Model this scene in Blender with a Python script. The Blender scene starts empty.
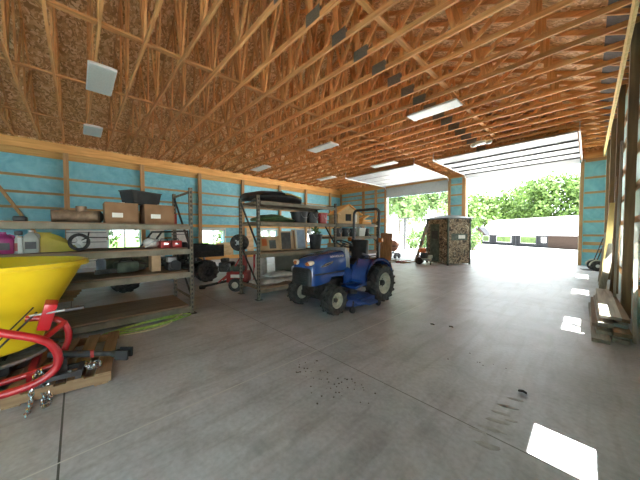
import bpy, bmesh, math, random
from mathutils import Vector, Matrix, Euler
random.seed(7)
PI = math.pi
SC = bpy.context.scene
COL = SC.collection
V = Vector

# ------------------------------------------------------------------ materials
def new_mat(name):
    m = bpy.data.materials.new(name); m.use_nodes = True
    nt = m.node_tree
    return m, nt, nt.nodes['Principled BSDF']
def N(nt, t, **kw):
    n = nt.nodes.new(t)
    for k, v in kw.items():
        if k in n.inputs.keys() if hasattr(n.inputs, 'keys') else False: n.inputs[k].default_value = v
        else: setattr(n, k, v)
    return n
def ramp(nt, stops):
    r = nt.nodes.new('ShaderNodeValToRGB')
    el = r.color_ramp.elements
    while len(el) < len(stops): el.new(.5)
    for e, (p, c) in zip(el, stops):
        e.position = p; e.color = (*c, 1)
    return r
def coords(nt, scale=(1, 1, 1), rnd=True):
    tc = nt.nodes.new('ShaderNodeTexCoord')
    mp = nt.nodes.new('ShaderNodeMapping'); mp.inputs['Scale'].default_value = scale
    nt.links.new(tc.outputs['Object'], mp.inputs['Vector'])
    if rnd:
        oi = nt.nodes.new('ShaderNodeObjectInfo')
        ml = nt.nodes.new('ShaderNodeMath'); ml.operation = 'MULTIPLY'; ml.inputs[1].default_value = 37.
        nt.links.new(oi.outputs['Random'], ml.inputs[0])
        cx = nt.nodes.new('ShaderNodeCombineXYZ')
        for i in range(3): nt.links.new(ml.outputs[0], cx.inputs[i])
        nt.links.new(cx.outputs[0], mp.inputs['Location'])
    return mp.outputs['Vector']
def bump(nt, b, src, strength=.3, dist=.01):
    bp = nt.nodes.new('ShaderNodeBump'); bp.inputs['Strength'].default_value = strength; bp.inputs['Distance'].default_value = dist
    nt.links.new(src, bp.inputs['Height']); nt.links.new(bp.outputs[0], b.inputs['Normal'])

def wood(name, dark, light, axis='x', rough=.75, grain=14., bmp=.2):
    m, nt, b = new_mat(name)
    s = {'x': (.7, grain, grain), 'y': (grain, .7, grain), 'z': (grain, grain, .7)}[axis]
    v = coords(nt, s)
    n1 = nt.nodes.new('ShaderNodeTexNoise'); n1.inputs['Scale'].default_value = 1.6; n1.inputs['Detail'].default_value = 5.; n1.inputs['Distortion'].default_value = .6
    nt.links.new(v, n1.inputs['Vector'])
    r = ramp(nt, [(.28, dark), (.72, light)])
    nt.links.new(n1.outputs['Fac'], r.inputs['Fac'])
    oi = nt.nodes.new('ShaderNodeObjectInfo')
    hs = nt.nodes.new('ShaderNodeHueSaturation')
    mr = nt.nodes.new('ShaderNodeMapRange'); mr.inputs['To Min'].default_value = .82; mr.inputs['To Max'].default_value = 1.15
    nt.links.new(oi.outputs['Random'], mr.inputs['Value']); nt.links.new(mr.outputs[0], hs.inputs['Value'])
    nt.links.new(r.outputs['Color'], hs.inputs['Color'])
    nt.links.new(hs.outputs[0], b.inputs['Base Color'])
    b.inputs['Roughness'].default_value = rough
    bump(nt, b, n1.outputs['Fac'], bmp, .004)
    return m
def noisy(name, c1, c2, scale=6., rough=.6, metal=0., bmp=0., spec=.5, detail=4., lo=.35, hi=.65, coat=0.):
    m, nt, b = new_mat(name)
    v = coords(nt)
    n1 = nt.nodes.new('ShaderNodeTexNoise'); n1.inputs['Scale'].default_value = scale; n1.inputs['Detail'].default_value = detail
    nt.links.new(v, n1.inputs['Vector'])
    r = ramp(nt, [(lo, c1), (hi, c2)])
    nt.links.new(n1.outputs['Fac'], r.inputs['Fac']); nt.links.new(r.outputs['Color'], b.inputs['Base Color'])
    b.inputs['Roughness'].default_value = rough; b.inputs['Metallic'].default_value = metal
    b.inputs['Specular IOR Level'].default_value = spec
    b.inputs['Coat Weight'].default_value = coat
    if bmp: bump(nt, b, n1.outputs['Fac'], bmp, .01)
    return m
def flat(name, c, rough=.5, metal=0., var=.12, **kw):
    return noisy(name, tuple(x * (1 - var) for x in c), tuple(min(1, x * (1 + var)) for x in c), 9., rough, metal, **kw)

M = {}
for ax in 'xyz':
    M['truss_' + ax] = wood('truss_lumber_' + ax, (.54, .24, .075), (.88, .47, .18), ax, .7, 10.)
    M['pine_' + ax] = wood('pine_' + ax, (.68, .345, .095), (.93, .55, .20), ax, .7, 9.)
    M['girt_' + ax] = wood('girt_lumber_' + ax, (.42, .24, .11), (.66, .41, .20), ax, .8, 12.)
    M['grey_' + ax] = wood('weathered_lumber_' + ax, (.30, .27, .22), (.60, .55, .45), ax, .85, 12.)
    M['post_' + ax] = wood('treated_post_' + ax, (.16, .10, .055), (.29, .19, .10), ax, .85, 9.)
    M['deck_' + ax] = wood('shelf_plank_' + ax, (.22, .14, .085), (.40, .27, .17), ax, .8, 10.)
    M['pallet_' + ax] = wood('pallet_plank_' + ax, (.19, .11, .055), (.38, .24, .13), ax, .85, 11.)
    M['brown_' + ax] = wood('brown_plank_' + ax, (.20, .115, .055), (.36, .22, .11), ax, .85, 11.)
M['yellow_plank'] = wood('yellow_plank_z', (.62, .45, .16), (.86, .68, .30), 'z', .8, 9.)

def osb(name, vscale, dark, mid, light):
    m, nt, b = new_mat(name)
    v = coords(nt, (1, 1, 1), False)
    nz = nt.nodes.new('ShaderNodeTexNoise'); nz.inputs['Scale'].default_value = 4.
    nt.links.new(v, nz.inputs['Vector'])
    mx = nt.nodes.new('ShaderNodeVectorMath'); mx.operation = 'MULTIPLY_ADD'
    mx.inputs[1].default_value = (.35, .35, .35)
    nt.links.new(nz.outputs['Color'], mx.inputs[0]); nt.links.new(v, mx.inputs[2])
    mp = nt.nodes.new('ShaderNodeMapping'); mp.inputs['Scale'].default_value = vscale; mp.inputs['Rotation'].default_value = (.3, .2, .5)
    nt.links.new(mx.outputs[0], mp.inputs['Vector'])
    vo = nt.nodes.new('ShaderNodeTexVoronoi'); vo.inputs['Scale'].default_value = 1.
    nt.links.new(mp.outputs[0], vo.inputs['Vector'])
    sep = nt.nodes.new('ShaderNodeSeparateColor'); nt.links.new(vo.outputs['Color'], sep.inputs[0])
    r = ramp(nt, [(0., dark), (.5, mid), (1., light)])
    nt.links.new(sep.outputs[0], r.inputs['Fac'])
    nt.links.new(r.outputs['Color'], b.inputs['Base Color']); b.inputs['Roughness'].default_value = .75
    bump(nt, b, sep.outputs[1], .25, .004)
    return m
M['osb'] = osb('osb_sheathing', (13, 24, 13), (.44, .22, .08), (.70, .39, .16), (.95, .67, .38))
M['plywood'] = osb('plywood_sheet', (3, 3, 14), (.62, .42, .22), (.72, .51, .28), (.80, .60, .36))

def concrete():
    m, nt, b = new_mat('concrete_slab')
    L = nt.links.new
    v = coords(nt, (1, 1, 1), False)
    def noise(scale, det=6., dis=0., vec=v):
        n = nt.nodes.new('ShaderNodeTexNoise'); n.inputs['Scale'].default_value = scale; n.inputs['Detail'].default_value = det; n.inputs['Distortion'].default_value = dis
        L(vec, n.inputs['Vector']); return n.outputs['Fac']
    r1 = ramp(nt, [(.3, (.46, .45, .462)), (.7, (.66, .648, .668))]); L(noise(.55, 8., .8), r1.inputs['Fac'])
    r2 = ramp(nt, [(.34, (.55, .53, .50)), (.56, (1, 1, 1))]); L(noise(1.7, 9., 1.2), r2.inputs['Fac'])
    r3 = ramp(nt, [(.25, (.72, .71, .70)), (.75, (1.0, 1.0, 1.0))]); L(noise(28., 8.), r3.inputs['Fac'])
    # scuffs stretched along the driving direction
    mp = nt.nodes.new('ShaderNodeMapping'); mp.inputs['Scale'].default_value = (7., .9, 1); mp.inputs['Rotation'].default_value = (0, 0, .22); L(v, mp.inputs['Vector'])
    r4 = ramp(nt, [(.36, (.60, .57, .53)), (.50, (1, 1, 1))]); L(noise(1.2, 9., .5, mp.outputs[0]), r4.inputs['Fac'])
    def mul(a, c, f=1.):
        x = nt.nodes.new('ShaderNodeMix'); x.data_type = 'RGBA'; x.blend_type = 'MULTIPLY'; x.inputs[0].default_value = f
        L(a, x.inputs[6]); L(c, x.inputs[7]); return x.outputs[2]
    c = mul(mul(mul(r1.outputs[0], r2.outputs[0], .45), r3.outputs[0], .9), r4.outputs[0], .4)
    # saw-cut joints
    sp = nt.nodes.new('ShaderNodeSeparateXYZ'); L(v, sp.inputs[0])
    def line(out, pos, w):
        s = nt.nodes.new('ShaderNodeMath'); s.operation = 'SUBTRACT'; s.inputs[1].default_value = pos; L(out, s.inputs[0])
        a = nt.nodes.new('ShaderNodeMath'); a.operation = 'ABSOLUTE'; L(s.outputs[0], a.inputs[0])
        g = nt.nodes.new('ShaderNodeMath'); g.operation = 'LESS_THAN'; g.inputs[1].default_value = w; L(a.outputs[0], g.inputs[0]); return g.outputs[0]
    def put(c, f, col):
        x = nt.nodes.new('ShaderNodeMix'); x.data_type = 'RGBA'; L(f, x.inputs[0]); L(c, x.inputs[6]); x.inputs[7].default_value = (*col, 1); return x.outputs[2]
    c = put(c, line(sp.outputs[1], -.11, .006), (.07, .065, .06))
    for y in (2.03, 6.3, 10.5): c = put(c, line(sp.outputs[1], y, .005), (.17, .155, .14))
    c = put(c, line(sp.outputs[0], -2.18, .006), (.62, .60, .56))
    c = put(c, line(sp.outputs[0], -7.4, .005), (.2, .18, .16))
    L(c, b.inputs['Base Color'])
    b.inputs['Roughness'].default_value = .42; b.inputs['Specular IOR Level'].default_value = .5
    bump(nt, b, noise(14., 9.), .12, .01)
    return m
M['concrete'] = concrete()

def foil(name, c1, c2):
    m, nt, b = new_mat(name); L = nt.links.new
    v = coords(nt, (1, 1, 1.0), False)
    n = nt.nodes.new('ShaderNodeTexNoise'); n.inputs['Scale'].default_value = 2.2; n.inputs['Detail'].default_value = 6.; n.inputs['Distortion'].default_value = 1.5; L(v, n.inputs['Vector'])
    w = nt.nodes.new('ShaderNodeTexWave'); w.inputs['Scale'].default_value = 2.; w.inputs['Distortion'].default_value = 9.; w.inputs['Detail'].default_value = 3.
    mp = nt.nodes.new('ShaderNodeMapping'); mp.inputs['Rotation'].default_value = (.5, .5, .6); L(v, mp.inputs['Vector']); L(mp.outputs[0], w.inputs['Vector'])
    r = ramp(nt, [(.3, c1), (.75, c2)]); L(n.outputs['Fac'], r.inputs['Fac']); L(r.outputs[0], b.inputs['Base Color'])
    b.inputs['Roughness'].default_value = .38
    a = nt.nodes.new('ShaderNodeMath'); a.operation = 'ADD'; L(n.outputs['Fac'], a.inputs[0]); L(w.outputs['Fac'], a.inputs[1])
    bump(nt, b, a.outputs[0], .22, .04)
    return m
M['foil'] = foil('turquoise_wall_wrap', (.18, .54, .67), (.31, .70, .80))
M['foil_sunlit'] = foil('sunlit_wall_wrap', (.30, .50, .46), (.45, .64, .58))  # same turquoise wrap, its paling in sunlight put into the colour

def camo():
    m, nt, b = new_mat('camouflage_cloth'); L = nt.links.new
    v = coords(nt, (1, 1, 1), False)
    n = nt.nodes.new('ShaderNodeTexNoise'); n.inputs['Scale'].default_value = 4.; n.inputs['Detail'].default_value = 2.5; n.inputs['Distortion'].default_value = 1.8; L(v, n.inputs['Vector'])
    r = ramp(nt, [(.34, (.06, .048, .036)), (.42, (.22, .155, .095)), (.5, (.42, .33, .23)), (.56, (.12, .09, .06)), (.66, (.66, .58, .46))])
    r.color_ramp.interpolation = 'CONSTANT'
    L(n.outputs['Fac'], r.inputs['Fac']); L(r.outputs[0], b.inputs['Base Color']); b.inputs['Roughness'].default_value = .85
    return m
M['camo'] = camo()

def glass():
    m = bpy.data.materials.new('window_glass'); m.use_nodes = True
    nt = m.node_tree; nt.nodes.remove(nt.nodes['Principled BSDF'])
    tr = nt.nodes.new('ShaderNodeBsdfTransparent'); tr.inputs['Color'].default_value = (.93, .95, .94, 1)
    gl = nt.nodes.new('ShaderNodeBsdfGlossy'); gl.inputs['Roughness'].default_value = .02
    mx = nt.nodes.new('ShaderNodeMixShader')
    mx.inputs[0].default_value = .05; nt.links.new(tr.outputs[0], mx.inputs[1]); nt.links.new(gl.outputs[0], mx.inputs[2])
    nt.links.new(mx.outputs[0], nt.nodes['Material Output'].inputs['Surface'])
    return m
M['glass'] = glass()
def emit(name, c, s):
    m, nt, b = new_mat(name)
    b.inputs['Base Color'].default_value = (*c, 1); b.inputs['Emission Color'].default_value = (*c, 1); b.inputs['Emission Strength'].default_value = s
    return m

M['white'] = flat('white_paint', (.80, .80, .78), .45, 0, .05)
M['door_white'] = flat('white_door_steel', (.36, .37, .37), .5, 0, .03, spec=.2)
M['door_grey'] = flat('grey_door_steel', (.52, .54, .53), .45, 0, .05)
M['lens'] = noisy('acrylic_lens', (.66, .68, .63), (.76, .78, .72), 60., .4)
M['galv'] = noisy('galvanised_steel', (.34, .34, .33), (.55, .55, .53), 18., .4, .8)
M['plate'] = noisy('nail_plate_steel', (.15, .135, .105), (.23, .21, .165), 60., .5, .3)
M['rack'] = noisy('rack_steel', (.14, .12, .085), (.27, .235, .175), 22., .6, .15)
M['rack_beam'] = noisy('rack_beam_paint', (.17, .145, .10), (.28, .245, .18), 5., .65)
M['black'] = noisy('black_plastic', (.015, .015, .016), (.035, .035, .036), 12., .45)
M['rubber'] = noisy('tyre_rubber', (.028, .027, .026), (.085, .08, .073), 16., .85)
M['dark_metal'] = noisy('dark_steel', (.03, .028, .026), (.09, .085, .08), 14., .5, .5)
M['tractor_blue'] = noisy('tractor_blue_paint', (.016, .062, .24), (.024, .085, .32), 5., .22, 0., coat=.6)
M['deck_blue'] = noisy('mower_blue_paint', (.02, .055, .22), (.05, .09, .27), 12., .4)
M['cream'] = noisy('cream_rim_paint', (.45, .42, .32), (.68, .65, .53), 10., .5)
M['silver'] = flat('silver_plastic', (.40, .41, .41), .35, .3, .08)
M['silver_dark'] = flat('grey_dash', (.30, .305, .31), .4, .2, .08)
M['chrome'] = flat('chrome', (.72, .73, .74), .15, .9, .05)
M['amber'] = flat('amber_lens', (.50, .15, .03), .25, 0, .1)
M['lamp_glass'] = flat('headlamp_lens', (.78, .66, .52), .12, 0, .1)
M['yellow'] = noisy('yellow_polyethylene', (.72, .50, .012), (.85, .62, .02), 3., .35)
M['dull_yellow'] = noisy('dull_yellow_plastic', (.55, .42, .06), (.68, .54, .10), 4., .45)
M['red'] = noisy('red_paint', (.42, .012, .018), (.56, .025, .03), 5., .3, coat=.3)
M['dull_red'] = noisy('dull_red_paint', (.30, .02, .02), (.46, .05, .045), 8., .45)
M['pink'] = flat('pink_fluid_jug', (.42, .05, .20), .3, 0, .12)
M['cardboard'] = noisy('cardboard', (.20, .105, .05), (.30, .165, .085), 4., .85)
M['cardboard_light'] = noisy('cardboard_light', (.54, .36, .20), (.64, .44, .26), 4., .85)
M['tin'] = noisy('rusty_tin', (.13, .08, .05), (.30, .20, .13), 9., .55, .4)
M['grey_bin'] = flat('grey_tote_plastic', (.09, .10, .105), .4, 0, .2)
M['dark_bin'] = flat('charcoal_tote', (.022, .024, .026), .75, 0, .2)
M['clear'] = noisy('milky_plastic', (.42, .44, .40), (.56, .58, .52), 6., .35)
M['paper'] = flat('paper_white', (.82, .81, .76), .7, 0, .06)
M['sack'] = noisy('white_sack', (.50, .46, .41), (.76, .72, .66), 7., .6, 0, .5)
M['green_tarp'] = noisy('green_tarp', (.05, .115, .05), (.13, .24, .10), 9., .5, 0, .5)
M['olive'] = noisy('olive_cover', (.03, .045, .035), (.10, .13, .09), 7., .55, 0, .4)
M['olive_board'] = noisy('olive_board', (.14, .15, .12), (.20, .21, .17), 4., .7)
M['hose_green'] = noisy('hose_green', (.20, .34, .05), (.42, .60, .14), 20., .45)
M['hose_tan'] = noisy('hose_tan', (.58, .50, .32), (.78, .70, .50), 20., .5)
M['screen'] = flat('dark_screen', (.10, .095, .09), .25, 0, .2)
M['blueglass'] = flat('pale_blue_pane', (.42, .52, .66), .2, 0, .1)
M['plant'] = noisy('plant_leaf', (.06, .18, .04), (.14, .34, .08), 9., .6)
M['orange'] = noisy('orange_paint', (.62, .14, .03), (.78, .22, .06), 6., .4)
M['burlap'] = noisy('rust_red_cloth', (.28, .12, .08), (.46, .24, .17), 8., .85, 0, .5)
M['dirt'] = noisy('dry_dirt', (.07, .055, .04), (.16, .12, .085), 20., .9)
M['baffle'] = noisy('eave_baffle', (.07, .055, .045), (.12, .095, .08), 6., .85)
M['mud'] = noisy('dried_mud', (.37, .35, .33), (.46, .44, .41), 25., .9)
M['gravel'] = noisy('pale_gravel', (.60, .585, .56), (.74, .73, .70), 3., .9, 0, .3)
M['grass'] = noisy('lawn', (.05, .11, .018), (.11, .19, .04), 5., .9, 0, .3)
M['roof_pale'] = noisy('pale_shingle', (.30, .30, .305), (.40, .40, .40), 8., .8)
M['siding_blue'] = noisy('slate_blue_siding', (.020, .022, .025), (.032, .034, .038), 4., .9, spec=.05)
M['brick'] = noisy('brown_brick', (.026, .019, .016), (.042, .030, .024), 12., .9, spec=.05)
M['siding'] = noisy('outer_siding', (.52, .50, .46), (.60, .58, .54), 3., .7)
M['bark'] = noisy('bark', (.022, .018, .014), (.05, .042, .034), 9., .9, 0, .5)
def leafmat(name, a, b_):
    m, nt, b = new_mat(name); L = nt.links.new
    v = coords(nt, (1, 1, 1), True)
    n = nt.nodes.new('ShaderNodeTexNoise'); n.inputs['Scale'].default_value = 1.3; n.inputs['Detail'].default_value = 6.; L(v, n.inputs['Vector'])
    r = ramp(nt, [(.35, a), (.65, b_)]); L(n.outputs['Fac'], r.inputs['Fac']); L(r.outputs[0], b.inputs['Base Color']); b.inputs['Roughness'].default_value = .6
    tr = nt.nodes.new('ShaderNodeBsdfTranslucent'); L(r.outputs[0], tr.inputs['Color'])
    mx = nt.nodes.new('ShaderNodeMixShader'); mx.inputs[0].default_value = .4
    L(b.outputs[0], mx.inputs[1]); L(tr.outputs[0], mx.inputs[2]); L(mx.outputs[0], nt.nodes['Material Output'].inputs['Surface'])
    return m
M['leaf'] = leafmat('leaf_green', (.035, .085, .014), (.115, .19, .04))
M['leaf_light'] = leafmat('leaf_light', (.05, .11, .025), (.12, .19, .06))

# ------------------------------------------------------------------ mesh building
class MB:
    def __init__(s): s.bm = bmesh.new()
    def _add(s, vs, fs, mat=None):
        vv = [s.bm.verts.new(mat @ V(p) if mat else V(p)) for p in vs]
        for f in fs:
            try: s.bm.faces.new([vv[i] for i in f])
            except ValueError: pass
        return s
    def box(s, c, d, rot=None, bev=0.):
        hx, hy, hz = d[0] / 2, d[1] / 2, d[2] / 2
        m = Matrix.Translation(c)
        if rot is not None: m = m @ Euler(rot).to_matrix().to_4x4()
        if bev <= 0:
            return s._add([(-hx, -hy, -hz), (hx, -hy, -hz), (hx, hy, -hz), (-hx, hy, -hz), (-hx, -hy, hz), (hx, -hy, hz), (hx, hy, hz), (-hx, hy, hz)],
                          [(0, 3, 2, 1), (4, 5, 6, 7), (0, 1, 5, 4), (1, 2, 6, 5), (2, 3, 7, 6), (3, 0, 4, 7)], m)
        b = bmesh.new(); bmesh.ops.create_cube(b, size=1.)
        for v in b.verts: v.co = V((v.co.x * d[0], v.co.y * d[1], v.co.z * d[2]))
        bmesh.ops.bevel(b, geom=b.edges[:], offset=min(bev, min(d) * .45), segments=2, affect='EDGES', profile=.5)
        return s.merge(b, m)
    def b2(s, a, b, bev=0.):
        return s.box([(a[i] + b[i]) / 2 for i in range(3)], [abs(b[i] - a[i]) for i in range(3)], None, bev)
    def merge(s, b, m=None):
        mp = {}
        for v in b.verts: mp[v] = s.bm.verts.new(m @ v.co if m else v.co)
        for f in b.faces:
            try: s.bm.faces.new([mp[v] for v in f.verts])
            except ValueError: pass
        b.free(); return s
    def bar(s, p0, p1, w, h, up=(0, 0, 1)):
        """rectangular bar from p0 to p1, w sideways, h along up"""
        p0, p1 = V(p0), V(p1); d = p1 - p0; L = d.length; d.normalize()
        u = V(up); sd = d.cross(u)
        if sd.length < 1e-5: sd = d.cross(V((1, 0, 0)))
        sd.normalize(); u = sd.cross(d).normalized()
        vs = []
        for p in (p0, p1):
            for a, b in ((-1, -1), (1, -1), (1, 1), (-1, 1)): vs.append(p + sd * a * w / 2 + u * b * h / 2)
        return s._add(vs, [(0, 3, 2, 1), (4, 5, 6, 7), (0, 1, 5, 4), (1, 2, 6, 5), (2, 3, 7, 6), (3, 0, 4, 7)])
    def tube(s, pts, r, n=10, cap=True, closed=False):
        pts = [V(p) for p in pts]; rs = r if isinstance(r, (list, tuple)) else [r] * len(pts)
        rings = []; ref = None; k = len(pts)
        for i, p in enumerate(pts):
            if closed: t = pts[(i + 1) % k] - pts[i - 1]
            else: t = pts[min(i + 1, k - 1)] - pts[max(i - 1, 0)]
            t.normalize()
            if ref is None:
                ref = V((0, 0, 1)) if abs(t.z) < .9 else V((1, 0, 0))
            a = (ref - t * ref.dot(t)).normalized(); ref = a; b = t.cross(a)
            rings.append([s.bm.verts.new(p + (a * math.cos(2 * PI * j / n) + b * math.sin(2 * PI * j / n)) * rs[i]) for j in range(n)])
        rng = range(k) if closed else range(k - 1)
        for i in rng:
            A, B = rings[i], rings[(i + 1) % k]
            for j in range(n): s.bm.faces.new((A[j], A[(j + 1) % n], B[(j + 1) % n], B[j]))
        if cap and not closed:
            s.bm.faces.new(list(reversed(rings[0]))); s.bm.faces.new(rings[-1])
        return s
    def cyl(s, p0, p1, r, n=14): return s.tube([p0, p1], r, n)
    def lathe(s, prof, c=(0, 0, 0), axis='z', n=24, closed=False):
        """prof: (radius, height) list"""
        def P(r, h, a):
            x, y = r * math.cos(a), r * math.sin(a)
            q = {'z': (x, y, h), 'x': (h, x, y), 'y': (y, h, x)}[axis]
            return V(q) + V(c)
        rings = []
        for r, h in prof:
            if r < 1e-5: rings.append([s.bm.verts.new(P(0, h, 0))])
            else: rings.append([s.bm.verts.new(P(r, h, 2 * PI * j / n)) for j in range(n)])
        prs = list(zip(rings, rings[1:])) + ([(rings[-1], rings[0])] if closed else [])
        for A, B in prs:
            for j in range(n):
                k = (j + 1) % n
                if len(A) == 1 and len(B) == 1: continue
                if len(A) == 1: f = (A[0], B[k], B[j])
                elif len(B) == 1: f = (A[j], A[k], B[0])
                else: f = (A[j], A[k], B[k], B[j])
                s.bm.faces.new(f)
        return s
    def loft(s, rings, cap=True, closed_ring=True):
        R = [[s.bm.verts.new(V(p)) for p in r] for r in rings]
        n = len(R[0])
        for A, B in zip(R, R[1:]):
            for j in range(n if closed_ring else n - 1):
                k = (j + 1) % n; s.bm.faces.new((A[j], A[k], B[k], B[j]))
        if cap and closed_ring:
            s.bm.faces.new(list(reversed(R[0]))); s.bm.faces.new(R[-1])
        return s
    def prism(s, poly, lo, hi, axis='x'):
        """2D polygon extruded along axis between lo and hi"""
        def P(a, b, h): return {'x': (h, a, b), 'y': (a, h, b), 'z': (a, b, h)}[axis]
        return s.loft([[P(a, b, lo) for a, b in poly], [P(a, b, hi) for a, b in poly]])
    def ball(s, c, r, sub=2, jit=0., sq=(1, 1, 1)):
        b = bmesh.new(); bmesh.ops.create_icosphere(b, subdivisions=sub, radius=1.)
        for v in b.verts:
            f = 1 + random.uniform(-jit, jit)
            v.co = V((v.co.x * sq[0], v.co.y * sq[1], v.co.z * sq[2])) * r * f
        return s.merge(b, Matrix.Translation(c))
    def build(s, name, mat, parent=None, smooth=True, ang=35, kind=None):
        bmesh.ops.recalc_face_normals(s.bm, faces=s.bm.faces[:])
        me = bpy.data.meshes.new(name); s.bm.to_mesh(me); s.bm.free()
        me.materials.append(M[mat] if isinstance(mat, str) else mat)
        if smooth:
            for p in me.polygons: p.use_smooth = True
            me.set_sharp_from_angle(angle=math.radians(ang))
        o = bpy.data.objects.new(name, me); COL.objects.link(o)
        if parent: o.parent = parent
        if kind: o['kind'] = kind
        return o

def thing(name, label, cat, loc=(0, 0, 0), rz=0., group=None, kind=None):
    o = bpy.data.objects.new(name, None); COL.objects.link(o)
    o.location = loc; o.rotation_euler = (0, 0, rz); o.empty_display_size = .1
    if label: o['label'] = label
    if cat: o['category'] = cat
    if group: o['group'] = group
    if kind: o['kind'] = kind
    return o
def tag(o, label, cat, group=None, kind=None):
    o['label'] = label; o['category'] = cat
    if group: o['group'] = group
    if kind: o['kind'] = kind
    return o
def place(o, loc, rz=0.): o.location = loc; o.rotation_euler = (0, 0, rz); return o
def dup(root, loc=None, rz=None, label=None, group=None):
    r = root.copy(); COL.objects.link(r)
    if loc is not None: r.location = loc
    if rz is not None: r.rotation_euler = (0, 0, rz)
    if label: r['label'] = label
    if group: r['group'] = group
    for ch in list(root.children):
        c = ch.copy(); COL.objects.link(c); c.parent = r
        for g in list(ch.children):
            d = g.copy(); COL.objects.link(d); d.parent = c
    return r
ORD = ['zeroth', 'first', 'second', 'third', 'fourth', 'fifth', 'sixth', 'seventh', 'eighth', 'ninth', 'tenth', 'eleventh', 'twelfth', 'thirteenth',
       'fourteenth', 'fifteenth', 'sixteenth', 'seventeenth', 'eighteenth', 'nineteenth', 'twentieth', 'twenty-first', 'twenty-second',
       'twenty-third', 'twenty-fourth', 'twenty-fifth', 'twenty-sixth', 'twenty-seventh', 'twenty-eighth', 'twenty-ninth']

# ------------------------------------------------------------------ the shell
XL, XR, YF, YB = -13.76, .55, 15.33, -3.2        # inner faces of the linings
EAVE = 4.68
SL = .5
XC = (XL + XR) / 2
def wall_pieces(mb, axis, pos, thick, a0, a1, z0, z1, holes):
    """a wall slab with rectangular holes (a_lo, a_hi, z_lo, z_hi)"""
    cuts = sorted(set([a0, a1] + [h for q in holes for h in q[:2]]))
    for c0, c1 in zip(cuts, cuts[1:]):
        mid = (c0 + c1) / 2
        zz = z0
        for h in sorted([q for q in holes if q[0] <= mid <= q[1]], key=lambda q: q[2]):
            if h[2] > zz + 1e-4:
                mb.b2((pos, c0, zz), (pos + thick, c1, h[2])) if axis == 'x' else mb.b2((c0, pos, zz), (c1, pos + thick, h[2]))
            zz = h[3]
        if zz < z1 - 1e-4:
            mb.b2((pos, c0, zz), (pos + thick, c1, z1)) if axis == 'x' else mb.b2((c0, pos, zz), (c1, pos + thick, z1))
    return mb

floor = MB().b2((XL - .2, YB - .2, -.15), (XR + .2, YF + .2, 0)).build('floor', 'concrete', kind='structure')

WZ0, WZ1 = .68, 1.53
RZ0, RZ1 = .78, 1.52
LW = [(.92, 2.06), (4.68, 5.86), (8.12, 9.30), (11.70, 12.85)]
RW = [(1.98, 2.36), (4.95, 5.85), (8.05, 8.85), (11., 12.)]
FILL_GAP = (-2.7, -.55, 0, 2.6)                           # unseen wall opening behind the camera, added to brighten the foreground
LD, RD = (-9.50, -5.50, 3.73), (-4.60, -.26, 4.27)

wl = thing('wall_left', None, None, kind='structure')
wall_pieces(MB(), 'x', XL - .16, .16, YB, YF, 0, EAVE - .02, [(a, b, WZ0, WZ1) for a, b in LW]).build('lining', 'foil', wl, False)
def girt(parent, axis, pos, a0, a1, z, h=.085, t=.045, mat='girt'):
    if axis == 'y':   # runs along y at x = pos
        return MB().b2((pos, a0, z), (pos + t, a1, z + h)).build('girt', mat + '_y', parent, False)
    return MB().b2((a0, pos, z), (a1, pos + t, z + h)).build('girt', mat + '_x', parent, False)
for z in (3.36, 2.77, 2.24): girt(wl, 'y', XL, YB, YF, z)
girt(wl, 'y', XL, YB, YF, 1.64, .15, .05, 'pine')
for z in (.40, 1.08):
    e = [YB] + [q for w in LW for q in w] + [YF]
    if z == .40: girt(wl, 'y', XL, YB, YF, z, .10)
    else:
        for a, b in zip(e[0::2], e[1::2]): girt(wl, 'y', XL, a, b, z)
MB().b2((XL, YB, 4.36), (XL + .14, YF, 4.68)).build('top_plate', 'pine_y', wl, False)
MB().b2((XL, YB, 4.12), (XL + .06, YF, 4.36)).build('header_board', 'pine_y', wl, False)
for y in (-2.7, -.25, 2.14, 4.56, 6.90, 9.45, 11.64, 14.07):
    MB().b2((XL + .046, y - .075, 0), (XL + .17, y + .075, 4.36)).build('post', 'girt_z', wl, False)
MB().bar((XL + .09, -2.30, 3.8), (XL + .09, -.55, .30), .09, .14, (1, 0, 0)).build('diagonal_brace', 'girt_z', wl, False)

def window(idx, pos, out, y0, y1, z0=WZ0, z1=WZ1):
    w = thing('window_%d' % idx, None, None, (pos, (y0 + y1) / 2, z0), kind='structure')
    hy, H = (y1 - y0) / 2, z1 - z0
    f = MB(); t = .045
    for a, b in (((-hy), (-hy + t)), ((hy - t), hy), (-.025, .025)): f.b2((-.03, a, 0), (.03, b, H))
    f.b2((-.03, -hy, 0), (.03, hy, t)); f.b2((-.03, -hy, H - t), (.03, hy, H))
    f.build('window_frame', 'white', w, False)
    for s in (-1, 1): MB().b2((-.004, min(0, s * hy), 0.02), (.004, max(0, s * hy), H - .02)).build('pane', 'glass', w, False)
    tr = MB(); a = .10 * out; tt = .07
    tr.b2((a, -hy - tt, -tt), (a + .02 * out, hy + tt, 0)); tr.b2((a, -hy - tt, H), (a + .02 * out, hy + tt, H + tt))
    for s in (-1, 1): tr.b2((a, s * hy, 0), (a + .02 * out, s * (hy + tt), H))
    tr.build('window_trim', 'white', w, False)
    return w
for i, (a, b) in enumerate(LW): window(i + 1, XL - .10, 1, a, b)
for i, (a, b) in enumerate(RW):
    if b - a > .5: window(i + 5, XR + .10, -1, a, b, RZ0, RZ1)
    else:
        w = thing('window_%d' % (i + 5), None, None, (XR + .1, (a + b) / 2, RZ0), kind='structure')
        MB().b2((-.03, a - (a + b) / 2, 0), (.03, a - (a + b) / 2 + .02, RZ1 - RZ0)).build('window_frame', 'white', w, False)
        MB().b2((-.004, a - (a + b) / 2, 0), (.004, b - (a + b) / 2, RZ1 - RZ0)).build('pane', 'glass', w, False)

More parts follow.
